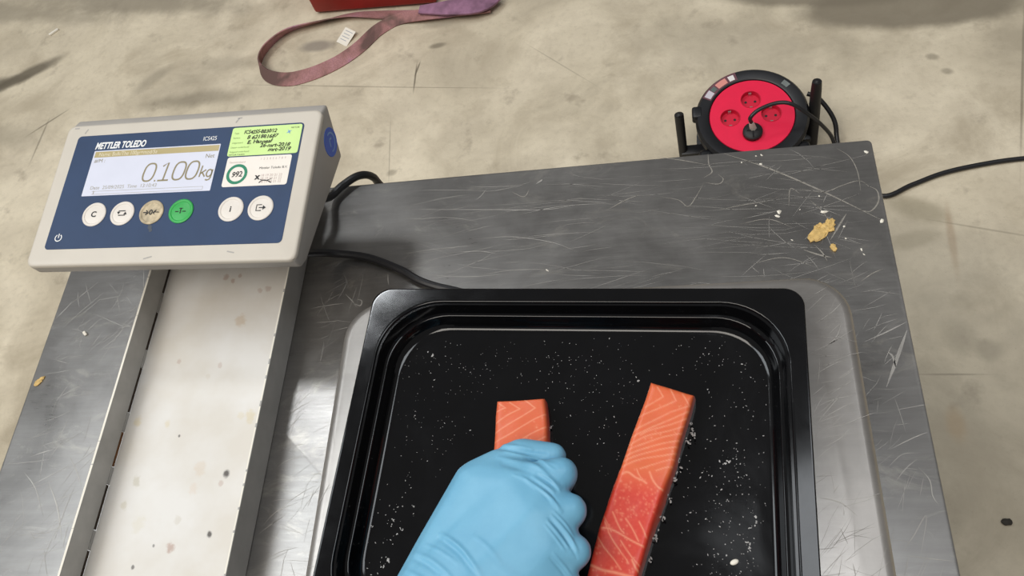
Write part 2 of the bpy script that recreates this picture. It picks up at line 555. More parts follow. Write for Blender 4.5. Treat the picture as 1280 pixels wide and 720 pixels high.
lime = bmesh.new()
for px, wd in [([(905, 192), (960, 210), (1030, 240), (1104, 276)], .0016), ([(1058, 267), (1050, 280), (1038, 300)], .0016), ([(1045, 185), (1062, 196), (1072, 215), (1076, 240)], .0008),
               ([(885, 192), (886, 205), (890, 215), (880, 222)], .0011), ([(880, 228), (898, 230), (904, 224), (898, 218)], .0009), ([(880, 228), (870, 246), (860, 258), (848, 250), (826, 246)], .0008),
               ([(820, 196), (850, 200), (884, 206)], .0009), ([(1000, 236), (1030, 240), (1052, 232), (1074, 226), (1088, 234)], .0008), ([(1084, 232), (1096, 238), (1098, 252), (1088, 264), (1074, 262)], .0012),
               ([(1000, 242), (988, 236), (986, 258)], .0008), ([(1012, 250), (1026, 262), (1040, 282)], .0007), ([(1004, 312), (1022, 318), (1040, 322)], .0016), ([(1018, 306), (1028, 316), (1034, 326)], .0010),
               ([(925, 280), (960, 274), (990, 284)], .0007), ([(900, 262), (930, 256), (960, 252)], .0007), ([(940, 330), (980, 322), (1020, 334)], .0007), ([(1076, 352), (1090, 342), (1104, 336)], .0008),
               ([(760, 262), (782, 250), (800, 243)], .0009), ([(640, 240), (655, 246), (662, 236)], .0008)]:
    scratch(px, wd, TZ + .0001, lime)
link('limescale_line', lime, mat('pale_limescale_line', (142, 137, 129), .6, .3, var=.25, scale=300), table, (-TC[0], -TC[1], 0), smooth=0, kind='stuff')
randscratch(150, (-.26, .15), (.36, .50), .03, .18, (.02, .10), (.00012, .0004), TZ + .0001, bm)
randscratch(45, (.06, .15), (.36, .50), .4, .9, (.008, .04), (.0002, .0005), TZ + .0001, bm)
randscratch(90, (.128, .168), (-.1, .36), .6, .5, (.01, .035), (.0002, .0005), TZ + .0001, bm)
randscratch(140, (-.62, -.54), (.0, .42), .85, .6, (.01, .05), (.00015, .0005), TZ + .0001, bm)
randscratch(110, (-.355, -.30), (.0, .42), .8, .6, (.01, .04), (.00015, .0005), TZ + .0001, bm)
link('scratch', bm, M_SCR, table, (-TC[0], -TC[1], 0), smooth=0, kind='stuff')

# ------------------------------------------------------------------ scale platform
PZ = 0.9445
PX0, PX1, PY1, PY0 = -.2763, .1187, .3268, -.168
pw, pd = (PX1 - PX0) / 2, (PY1 - PY0) / 2
PCX, PCY = (PX0 + PX1) / 2, (PY0 + PY1) / 2
plat = empty('scale_platform', (PCX, PCY, TZ))
tag(plat, 'stainless steel weighing platform with rounded corners under the black tray', 'scale')
z = PZ - TZ
bm = bmesh.new()
loft(bm, [(rrect(pw - .003, pd - .003, .03, 8), z - .004), (rrect(pw - .002, pd - .002, .03, 8), z - .03), (rrect(pw, pd, .032, 8), z - .03),
          (rrect(pw, pd, .032, 8), z - .008), (rrect(pw - .001, pd - .001, .032, 8), z - .0045), (rrect(pw - .0035, pd - .0035, .031, 8), z - .0015),
          (rrect(pw - .0075, pd - .0075, .028, 8), z)])
link('load_plate', bm, M_PLATE, plat, smooth=50)
bm = bmesh.new()
loft(bm, [(rrect(pw - .05, pd - .05, .02, 4), .02), (rrect(pw - .05, pd - .05, .02, 4), z - .0045)])
link('base_frame', bm, M_HOUS2, plat)
for sx in (-1, 1):
    for sy in (-1, 1):
        bm = bmesh.new()
        loft(bm, [(circ(.016, 20), .0), (circ(.016, 20), .008), (circ(.009, 20), .009), (circ(.009, 20), .022)])
        link('foot', bm, M_RUBBER, plat, (sx * (pw - .075), sy * (pd - .075), 0))
bm = bmesh.new()
zz = PZ + .0001
for px, wd in [([(1012, 442), (1040, 428), (1066, 412)], .0006), ([(1020, 404), (1040, 390), (1052, 378)], .0006),
               ([(1022, 440), (1044, 426), (1060, 420)], .0005), ([(1036, 430), (1046, 420), (1052, 404)], .0006),
               ([(1024, 622), (1050, 628), (1072, 645)], .0008), ([(1042, 616), (1046, 610), (1049, 606)], .0008),
               ([(1054, 634), (1055, 640), (1055, 645)], .0006), ([(1050, 660), (1056, 672), (1060, 680)], .0005),
               ([(1028, 560), (1050, 548), (1062, 536)], .0005), ([(1016, 470), (1040, 456), (1058, 450)], .0005),
               ([(1066, 704), (1068, 712), (1070, 722)], .0006), ([(1018, 510), (1040, 500), (1074, 492)], .0004)]:
    scratch(px, wd, zz)
randscratch(110, (.075, .110), (.0, .32), .55, .45, (.01, .035), (.00015, .0004), zz, bm)
randscratch(30, (-.27, -.245), (.0, .30), .8, .7, (.006, .02), (.00015, .0004), zz, bm)
link('scratch', bm, M_SCR, plat, (-PCX, -PCY, -TZ), smooth=0, kind='stuff')

# ------------------------------------------------------------------ channel bracket left of the platform
CX0, CX1, CY0, CY1 = -.5185, -.3665, -.22, .50
chan = empty('channel_bracket', ((CX0 + CX1) / 2, (CY0 + CY1) / 2, TZ))
tag(chan, 'cream painted sheet metal channel with raised flanges lying below the scale terminal', 'bracket')
back = (-(CX0 + CX1) / 2, -(CY0 + CY1) / 2, -TZ)
bm = bmesh.new()
box(bm, CX0 + .002, CX1 - .002, CY0, CY1, TZ + .0002, TZ + .0030)
link('channel_floor', bm, M_CHAN, chan, back, smooth=0)
bm = bmesh.new()
box(bm, CX1 - .002, CX1, CY0, CY1, TZ + .0002, TZ + .0310, .0005, 1)
link('flange', bm, M_CHANSIDE, chan, back)
bm = bmesh.new()
box(bm, CX0, CX0 + .002, CY0, CY1, TZ + .0062, TZ + .0310, .0005, 1)
slots = [(330, 367), (390, 438), (459, 516), (539, 584), (605, 663), (687, 760)]
ys = [(at(np.interp(b, (338, 720), (206, 92)), b, TZ + .005)[1], at(np.interp(a, (338, 720), (206, 92)), a, TZ + .005)[1]) for a, b in slots]
edges = [CY1] + [q for lo, hi in ys for q in (min(hi, CY1 - .01), lo)] + [CY0]
for hi, lo in zip(edges[0::2], edges[1::2]):
    box(bm, CX0, CX0 + .002, lo, hi, TZ + .0002, TZ + .0062)
link('flange', bm, M_CHANSIDE, chan, back, label='slotted left flange of the channel')
for i, (lo, hi) in enumerate(ys):          # dark strips painting the shade of the open slots, rust in the fourth
    bm = bmesh.new()
    box(bm, CX0 + .0004, CX0 + .0017, max(lo, CY0) + .001, min(hi, CY1 - .01) - .001, TZ + .0031, TZ + .0062)
    link('slot_shade_rust', bm, M_RUST if i == 3 else M_SLOTSHADE, chan, back, smooth=0, label='rusty brown slot' if i == 3 else None)
# worn bright paint along the top edges of both flanges
bm = bmesh.new()
for x in (CX0 + .001, CX1 - .001):
    yy = CY0 + .01
    while yy < CY1 - .01:
        L = rng.uniform(.01, .07) if x < -.45 else rng.uniform(.008, .05)
        ribbon(bm, [(x + rng.uniform(-.0002, .0002), yy, TZ + .03105), (x, min(yy + L, CY1 - .002), TZ + .03105)], .0021 if x < -.45 else .0014)
        yy += L + (rng.uniform(.0, .001) if x < -.45 else rng.uniform(.001, .006))
link('worn_edge', bm, M_CHIP, chan, back, smooth=0, kind='stuff')

# ------------------------------------------------------------------ scale terminal
PSI, PHI = math.radians(-2.904), math.radians(6.721)
ex = np.array([math.cos(PSI), math.sin(PSI), 0])
bb = np.array([-math.sin(PSI), math.cos(PSI), 0])
ey = bb * math.cos(PHI) + np.array([0, 0, 1]) * math.sin(PHI)
ez = np.cross(ex, ey)
TCN = np.array([-.44306, .43335, .98343])
term = empty('scale_terminal', TCN)
term.matrix_world = Matrix(((ex[0], ey[0], ez[0], TCN[0]), (ex[1], ey[1], ez[1], TCN[1]), (ex[2], ey[2], ez[2], TCN[2]), (0, 0, 0, 1)))
tag(term, 'grey digital weighing terminal with navy keypad, display and stickers above the cream channel', 'terminal')
mm = .001


def prism(bm, prof, x0, x1, bev=0.0, seg=2):
    """profile in (y, z) swept along x"""
    a = [bm.verts.new((x0, y, z)) for y, z in prof]
    b = [bm.verts.new((x1, y, z)) for y, z in prof]
    n = len(prof)
    for i in range(n):
        j = (i + 1) % n
        bm.faces.new((a[i], a[j], b[j], b[i]))
    bm.faces.new(a[::-1])
    bm.faces.new(b)
    if bev:
        bmesh.ops.bevel(bm, geom=bm.edges[:], offset=bev, segments=seg, affect='EDGES', profile=.5)


bm = bmesh.new()
prism(bm, [(y * mm, z * mm) for y, z in [(-75, -2.2), (72, -2.2), (84, -8), (56, -53), (-66, -23), (-75, -17)]], -.1315, .1315, .003, 3)
link('housing', bm, M_HOUS2, term, smooth=30)
bm = bmesh.new()
loft(bm, [(rrect(.1325, .0742, .007, 6, 0, -.0015), -.0042), (rrect(.1325, .0742, .007, 6, 0, -.0015), -.0016), (rrect(.1318, .0735, .007, 6, 0, -.0015), -.0005), (rrect(.130, .0717, .006, 6, 0, -.0015), 0)])
link('bezel', bm, M_HOUS, term, smooth=40)
bm = bmesh.new()
loft(bm, [(rrect(.1175, .0596, .004, 5), -.0002), (rrect(.1175, .0596, .004, 5), .0003)])
pan = link('face_panel', bm, M_NAVY, term, smooth=30)
Z = .00045
lettering('lettering', 'METTLER TOLEDO', .0098, -.0952, .0442, Z, M_WHITE, pan, shear=.18, bold=.00035, sx=.66)
lettering('model_number', 'ICS425', .0062, .0185, .0464, Z, M_WHITE, pan, sx=.78)
bm = bmesh.new()
ribbon(bm, [(-.1057 + .0033 * math.sin(a), -.0482 + .0033 * math.cos(a), Z) for a in np.linspace(.55, 2 * math.pi - .55, 22)], .0009)
ribbon(bm, [(-.1057, -.0483, Z), (-.1057, -.0440, Z)], .0009)
link('power_symbol', bm, M_WHITE, pan, smooth=0)
bm = bmesh.new()      # brown smear and specks under the third key
for x, y, r in ((-.0135, -.0405, .0022), (-.012, -.0435, .0018), (-.0145, -.038, .0014)):
    loft(bm, [(circ(r, 10, x, y), Z - .0001), (circ(r * .9, 10, x, y), Z)])
link('smear', bm, mat('brown_smear', (62, 70, 82), .5, var=.2), pan, smooth=0)
# display
DX0, DX1, DY0, DY1 = -.0945, .0380, -.0062, .0420
bm = bmesh.new()
loft(bm, [(rrect((DX1 - DX0) / 2, (DY1 - DY0) / 2, .0006, 2, (DX0 + DX1) / 2, (DY0 + DY1) / 2), .0002), (rrect((DX1 - DX0) / 2, (DY1 - DY0) / 2, .0006, 2, (DX0 + DX1) / 2, (DY0 + DY1) / 2), .0005)])
dis = link('display', bm, M_LCD, term, smooth=0)
Z = .0006
bm = bmesh.new()
ribbon(bm, [(DX0 + .0015, DY1 - .0042, Z), (DX1 - .0008, DY1 - .0042, Z)], .0062)
link('status_bar', bm, M_LCDBAR, dis, smooth=0)
lettering('status_text', 'Name: Bulk/The 100gr=mod/5a', .0058, DX0 + .006, DY1 - .0062, Z + .0001, M_LCDGHOST, dis, sx=.84)


def strokes(bm, lines, wd, x, y, s, z, slant=.16, sx=1.0):
    for ln in lines:
        ribbon(bm, [(x + (p[0] * sx + p[1] * slant) * s, y + p[1] * s, z) for p in ln], wd, per=0)


ZERO = [[(.31 + .31 * math.cos(a) * (1 if True else 0), .5 + .5 * math.sin(a)) for a in np.linspace(0, 2 * math.pi, 33)]]
ZERO = [[(.31 + math.copysign(abs(math.cos(a)) ** .75, math.cos(a)) * .31, .5 + math.copysign(abs(math.sin(a)) ** .75, math.sin(a)) * .5) for a in np.linspace(0, 2 * math.pi, 41)]]
ONE = [[(.02, .80), (.28, 1.0), (.28, 0.0)], [(-.02, 0.0), (.58, 0.0)]]
DOT = [[(-.03, .0), (.05, .0)]]
KK = [[(0, -.0), (0, 1.0)], [(.42, .62), (.02, .30)], [(.14, .40), (.46, 0)]]
GG = [[(.22 + .22 * math.cos(a), .31 + .31 * math.sin(a)) for a in np.linspace(0, 2 * math.pi, 25)], [(.44, .62), (.44, -.12), (.36, -.26), (.2, -.3), (.04, -.24)]]
bm = bmesh.new()
H = .0183
x = -.0285
y0 = .0066
for g, x in ((ZERO, -.0355), (DOT, -.0212), (ONE, -.0180), (ZERO, -.0048), (ZERO, .0087)):
    strokes(bm, g, .00165, x, y0, H, Z, slant=.12)
for g, x in ((KK, .0238), (GG, .0302)):
    strokes(bm, g, .0014, x, y0 + .0016, H * .64, Z, slant=.10)
link('reading', bm, M_LCDTXT, dis, smooth=0)
lettering('unit_text', 'Net', .0062, .0252, .0278, Z, M_LCDTXT, dis, sx=.95)
lettering('small_text', '#/M :', .0055, DX0 + .003, DY1 - .0128, Z, M_LCDTXT, dis)
lettering('date_text', 'Date  25/09/2025  Time  13:10:43', .0052, DX0 + .007, DY0 + .0066, Z, M_LCDFAINT, dis, sx=.98)
bm = bmesh.new()
for yy in (DY0 + .0046, DY0 + .0016):
    ribbon(bm, [(DX0 + .010, yy, Z), (DX1 - .008, yy, Z)], .0003)
ribbon(bm, [(DX1 - .008, DY0 + .0016, Z), (DX1 - .008, DY0 + .0046, Z)], .0003)
ribbon(bm, [(DX0 + .012, DY0 + .0014, Z), (DX0 + .012, DY0 + .005, Z)], .0008)
link('weighing_bar', bm, M_LCDFAINT, dis, smooth=0)
# keys
names = ['white round key marked C', 'white round key with two swap arrows', 'soiled round key marked with arrows around 0', 'green round print key', 'white round key marked i', 'white round key with an exit box']
for i, (kx, lab) in enumerate(zip((-.0746, -.0453, -.0155, .0142, .0632, .0916), names)):
    bm = bmesh.new()
    loft(bm, [(circ(.0120, 36), .0002), (circ(.0120, 36), .0009), (circ(.0113, 36), .0014), (circ(.0098, 36), .0014), (circ(.0092, 36), .0008), (circ(.006, 36), .0012), (circ(.002, 36), .0013)])
    k = link('button', bm, (M_BTN, M_BTN, M_BTNDIRT, M_GREEN, M_BTN, M_BTN)[i], term, (kx, -.0258, 0), smooth=50, label=lab)
    bm = bmesh.new()
    zk = .00150
    if i == 1:
        for s in (1, -1):
            ribbon(bm, [(s * -.0035, s * .0006, zk), (s * -.0035, s * .0022, zk), (s * .0032, s * .0022, zk)], .0009)
            v3 = [bm.verts.new((s * a, s * b, zk)) for a, b in ((-.0052, .0014), (-.0018, .0014), (-.0035, -.0012))]
            bm.faces.new(v3)
    elif i == 3:
        for s in (1, -1):
            ribbon(bm, [(s * .0052, -.0006, zk), (s * .0018, -.0006, zk)], .0009)
        ribbon(bm, [(0, -.0026, zk), (0, .0026, zk)], .0010)
        ribbon(bm, [(-.0016, .0024, zk), (.0016, .0024, zk)], .0009)
    elif i == 5:
        ribbon(bm, [(.0012, .0028, zk), (-.0036, .0028, zk), (-.0036, -.0028, zk), (.0012, -.0028, zk)], .0009)
        ribbon(bm, [(-.0012, 0, zk), (.0030, 0, zk)], .0009)
        bm.faces.new([bm.verts.new(q) for q in ((.0024, .0022, zk), (.0024, -.0022, zk), (.0054, 0, zk))])
    if i in (1, 3, 5):
        link('symbol', bm, M_INK, k, smooth=0)
    else:
        bm.free()
        lettering('symbol', {0: 'C', 2: '→0←', 4: 'i'}[i], .0078 if i != 2 else .0072, 0, -.0027, zk, M_INK, k, align='CENTER', bold=.0002)


def sticker(name, x0, x1, y0, y1, m):
    bm = bmesh.new()
    o_ = rrect((x1 - x0) / 2, (y1 - y0) / 2, .0022, 4, (x0 + x1) / 2, (y0 + y1) / 2)
    loft(bm, [(o_, .0003), (o_, .0005)])
    return link(name, bm, m, term, smooth=0)


gs = sticker('calibration_sticker', .0470, .1160, .0280, .0580, M_LIME)
gs['label'] = 'lime green handwritten sticker'
for i, (s, x, y) in enumerate([('ICS425S-BB30/12', .0592, .0508), ('B 621881687', .0632, .0453), ('E. Hannaaf', .0645, .0402), ('26-mrt-2018', .0780, .0357), ('mrt-2019', .0868, .0312)]):
    lettering('handwriting', s, .0054, x, y, Z + .0001, M_INK, gs, shear=.2, bold=.00012, wobble=.04, sx=1.05 if i else .84, seed=i * 2.1)
for s, x, y, sz in [('Type', .0495, .0512, .0024), ('Serienr.', .0494, .0462, .0024), ('Uitgevoerd', .0492, .0410, .0024), ('Datum onderhoud', .0490, .0362, .0024), ('Volgend onderhoud', .0488, .0316, .0024), ('METTLER TOLEDO', .0486, .0287, .0019), ('METTLER', .1052, .0540, .0020)]:
    lettering('print', s, sz, x, y, Z, M_PRINT if sz > .002 else M_INK, gs)
bm = bmesh.new()
for a in (0, math.pi / 2):
    c, s = math.cos(a + .5) * .0026, math.sin(a + .5) * .0026
    ribbon(bm, [(.1040 - c, .0505 - s, Z), (.1040 + c, .0505 + s, Z)], [.0002, .0016, .0002], per=6)
link('emblem', bm, M_LBLUE, gs, smooth=0)
ws = sticker('inspection_sticker', .0485, .1115, -.0034, .0268, M_PAPER)
ws['label'] = 'white inspection sticker with a green ring'
bm = bmesh.new()
ribbon(bm, [(.0612 + .0088 * math.cos(a), .0092 + .0088 * math.sin(a), Z) for a in np.linspace(0, 2 * math.pi, 45)], .0028)
link('ring', bm, M_RING, ws, smooth=0)
lettering('handwriting', '992', .0078, .0612, .0064, Z + .0001, M_INK, ws, align='CENTER', shear=.15, wobble=.03, bold=.0001, sx=.9)
lettering('print', 'Mettler Toledo B.V.', .0034, .0820, .0132, Z, M_INK, ws)
lettering('print', '1  2  3  4  5  6  7  8  9', .0032, .0815, .0226, Z, M_PALE, ws, sx=.86)
lettering('print', 'Gecontroleerd', .0026, .0512, .0206, Z, M_PALE, ws)
for j in range(3):
    lettering('print', '18 19 20 21 22', .0034, .0850, .0056 - .0032 * j, Z, M_PALE, ws)
lettering('handwriting', 'x', .0082, .0800, .0030, Z + .0001, M_INK, ws, bold=.0003)
bm = bmesh.new()
ribbon(bm, [(.0845, -.0006, Z), (.0880, .0018, Z), (.0925, .0012, Z), (.0965, -.0010, Z)], .0009, per=5)
ribbon(bm, [(.0850, .0026, Z), (.0905, .0014, Z), (.0962, .0030, Z)], .0007, per=5)
link('crossing_out', bm, M_INK, ws, smooth=0)
# round sticker on the right side face
bm = bmesh.new()
loft(bm, [(circ(.0135, 32), 0), (circ(.0133, 32), .0004)])
rs = link('round_sticker', bm, M_BLUE, term, (.1315, .0545, -.0260), smooth=0, label='round blue sticker on the right side')
rs.rotation_euler = (math.pi / 2, 0, math.pi / 2)
bm = bmesh.new()
ribbon(bm, [(.0085 * math.cos(a), .0085 * math.sin(a), .0005) for a in np.linspace(-2.4, 1.4, 20)], .0016)
ribbon(bm, [(-.004, -.002, .0005), (0, .003, .0005), (.004, .001, .0005)], .0018, per=5)
link('emblem', bm, M_LBLUE, rs, smooth=0)
# scuffs on the bezel
bm = bmesh.new()
for q in ([(-.112, .0625), (-.1095, .0675)], [(-.125, .071), (-.120, .076)], [(.048, .064), (.051, .069)], [(.049, .0685), (.0535, .0690)], [(-.012, -.0712), (-.004, -.0690)], [(.068, -.066), (.075, -.0675)]):
    ribbon(bm, [(a, min(b, .069), .00012) for a, b in q], .0012)
link('scuff', bm, M_HOUS2, term, smooth=0, kind='stuff')
# neck holding the terminal up from the channel floor
neck_z0 = TZ + .0034
bm = bmesh.new()
NX, NY = -.443, .464
v0 = [bm.verts.new((NX + sx * .03, NY + sy * .03, neck_z0)) for sx, sy in ((-1, -1), (1, -1), (1, 1), (-1, 1))]
inv = term.matrix_world.inverted()
v1 = []
for sx, sy in ((-1, -1), (1, -1), (1, 1), (-1, 1)):
    q = inv @ Vector((NX + sx * .026, NY + sy * .028, .94))
    yq = q.y
    zq = (-23 + (-53 + 23) * (yq * 1000 + 66) / 122) * .001
    v1.append(bm.verts.new(term.matrix_world @ Vector((q.x, yq, zq + .001))))
for i in range(4):
    bm.faces.new((v0[i], v0[(i + 1) % 4], v1[(i + 1) % 4], v1[i]))
bm.faces.new(v0[::-1])
bm.faces.new(v1)
bm.transform(inv)
link('neck', bm, M_HOUS2, term, smooth=0)

# cables of the scale
bm = bmesh.new()
P = [at(372, 318, .905), at(395, 316, .885), at(420, 317, .869), at(460, 322, TZ + .0045), at(500, 337, TZ + .0045), at(535, 355, TZ + .0045)]
P += [np.array([-.165, .36, TZ + .0045]), np.array([-.135, .325, TZ + .005]), np.array([-.125, .275, TZ + .012])]
tube(bm, P, .0038, 10)
tag(link('signal_cable', bm, M_CORD), 'thin black cable curving from the terminal to the weighing platform across the steel table', 'cable')
bm = bmesh.new()
P = [(-.385, .440, .912), (-.358, .470, .893), (-.351, .494, .8690), (-.340, .509, .8665), (-.325, .5215, .8645), (-.316, .530, .850), (-.312, .533, .82), (-.28, .533, .70), (-.30, .54, .40), (-.33, .55, .06), (-.40, .60, .0045), (-.62, .66, .0045)]
tube(bm, P, .0042, 10)
tag(link('power_cable', bm, M_CORD), 'black power cable hanging over the back edge of the table behind the terminal', 'cable')

# ------------------------------------------------------------------ tray
tray = empty('serving_tray', (-.0794, .3117, PZ), math.radians(-3.774))
tag(tray, 'shallow glossy black rectangular tray holding two salmon pieces on the weighing platform', 'tray')
RZ = .970 - PZ
tw, td = .1626, .1325
cy = -td


def tl(ins, r, zz):
    return (rrect(tw - ins, td - ins, r, 12, 0, cy), zz)


bm = bmesh.new()
def fil(c, zc, r, a0, a1, rr, n=6):
    # quarter bend of radius r about (inset c, height zc)
    return [tl(c + r * math.cos(a), rr, zc + r * math.sin(a)) for a in np.linspace(math.radians(a0), math.radians(a1), n)]


loops = [tl(.0262, .040, .0002), tl(.0235, .042, .0012), tl(.0185, .043, .0115), tl(.0165, .044, .0120), tl(.0140, .045, RZ - .0016),
         tl(.0022, .014, RZ - .0016), tl(.0012, .014, RZ - .0046), tl(.0, .014, RZ - .0046), tl(.0, .014, RZ - .0010)]
loops += fil(.0010, RZ - .0010, .0010, 180, 90, .014, 4)
loops += [tl(.0016, .015, RZ), tl(.0104, .046, RZ)]
loops += fil(.0110, RZ - .0012, .0012, 90, 0, .046, 5)                    # rim turns down
loops += [tl(.0130, .0455, RZ - .0050)]
loops += fil(.0150, .0156, .0016, 180, 270, .0445, 5)                     # meets the stacking ledge
loops += fil(.0176, .0128, .0012, 90, 8, .0435, 5)                       # ledge turns down
loops += [tl(.0196, .0425, .0100)]
loops += fil(.0262, .0066, .0048, 180, 270, .041, 9)                      # wide bend into the floor
loft(bm, loops)
link('pan', bm, M_TRAY, tray, smooth=45)
for sx in (-1, 1):
    bm = bmesh.new()
    n = 14
    top, bot = [], []
    L, a0 = .020, .0033
    o1 = [(L * math.cos(t), a0 * math.sin(t)) for t in np.linspace(0, 2 * math.pi, 28, endpoint=False)]
    loft(bm, [(o1, -.004), (o1, .0), ([(x * .93, y * .8) for x, y in o1], .0008), ([(x * .8, y * .35) for x, y in o1], -.0006)])
    lug = link('corner_ledge', bm, M_TRAY, tray, (sx * (tw - .0295), -.0295, .0135), smooth=40)
    lug.rotation_euler = (0, 0, -sx * math.pi / 4)

TRAYZ = PZ + .00185
# crumbs and droplets on the tray floor
bm = bmesh.new()


def speck(b, x, y, z, r):
    k = rng.uniform(0, 6.28)
    el = rng.uniform(1, 2.2)
    pts = []
    for i in range(6):
        a = i * math.pi / 3
        q = np.array([math.cos(a) * el, math.sin(a)]) * r * rng.uniform(.7, 1.3)
        pts.append((x + q[0] * math.cos(k) - q[1] * math.sin(k), y + q[0] * math.sin(k) + q[1] * math.cos(k)))
    lo = [b.verts.new((p[0], p[1], z)) for p in pts]
    tp = b.verts.new((x, y, z + r * .8))
    for i in range(6):
        b.faces.new((lo[i], lo[(i + 1) % 6], tp))


salmon_zone = [(800, 470), (872, 490), (806, 722), (725, 722)]
zones = [((500, 420), (950, 470), 110, .0004), ((880, 430), (960, 720), 170, .0005), ((690, 440), (800, 600), 130, .0004), ((490, 440), (620, 560), 80, .0004),
         ((455, 600), (520, 720), 80, .0006), ((850, 560), (940, 720), 80, .0006), ((500, 520), (560, 600), 30, .0004), ((560, 440), (720, 500), 60, .0004)]
for (x0, y0), (x1, y1), n, r in zones:
    for _ in range(n):
        px, py = rng.uniform(x0, x1), rng.uniform(y0, y1)
        xl, xr = np.interp(py, [478, 722], [805, 725]), np.interp(py, [490, 722], [872, 806])
        if (xl < px < xr + 4 and py > 470) or (610 < px < 690 and 490 < py) or (px > 545 - (py - 600) * .6 and px < 700 and py > 560):
            continue
        q = at(px, py, TRAYZ)
        speck(bm, q[0], q[1], TRAYZ - .00005, r * .62 * rng.uniform(.3, 1.0) * (1.7 if rng.random() < .05 else 1))
for px, py, r in [(463, 649, .0012), (464, 657, .001), (462, 660, .0008), (458, 649, .0008), (491, 649, .001), (489, 656, .0008), (484, 700, .0014), (478, 708, .001), (496, 668, .0008), (503, 662, .0006), (797, 476, .001),
                  (944, 646, .0012), (945, 654, .001), (937, 660, .0008), (936, 678, .0012), (937, 683, .0009), (906, 579, .001), (912, 577, .0012), (900, 576, .0008), (676, 542, .0), (541, 443, .0012), (535, 440, .0008)]:
    if r:
        q = at(px, py, TRAYZ)
        for k in range(3):
            speck(bm, q[0] + rng.normal(0, r * .6), q[1] + rng.normal(0, r * .6), TRAYZ - .00005, r * .45)
tag(link('wet_crumbs', bm, M_CRUMB, smooth=0), 'tiny white wet crumbs scattered over the black tray floor', 'crumbs', kind='stuff')
q = at(918, 703, TRAYZ)
bm = bmesh.new()
bmesh.ops.create_icosphere(bm, subdivisions=2, radius=1.0, matrix=Matrix.Translation((q[0], q[1], TRAYZ + .0008)) @ Matrix.Rotation(.4, 4, 'Z') @ Matrix.Diagonal((.0030, .0018, .0012, 1)))
tag(link('fat_crumb', bm, M_CHIP), 'single bright white crumb on the black tray right of the long fillet', 'crumb')


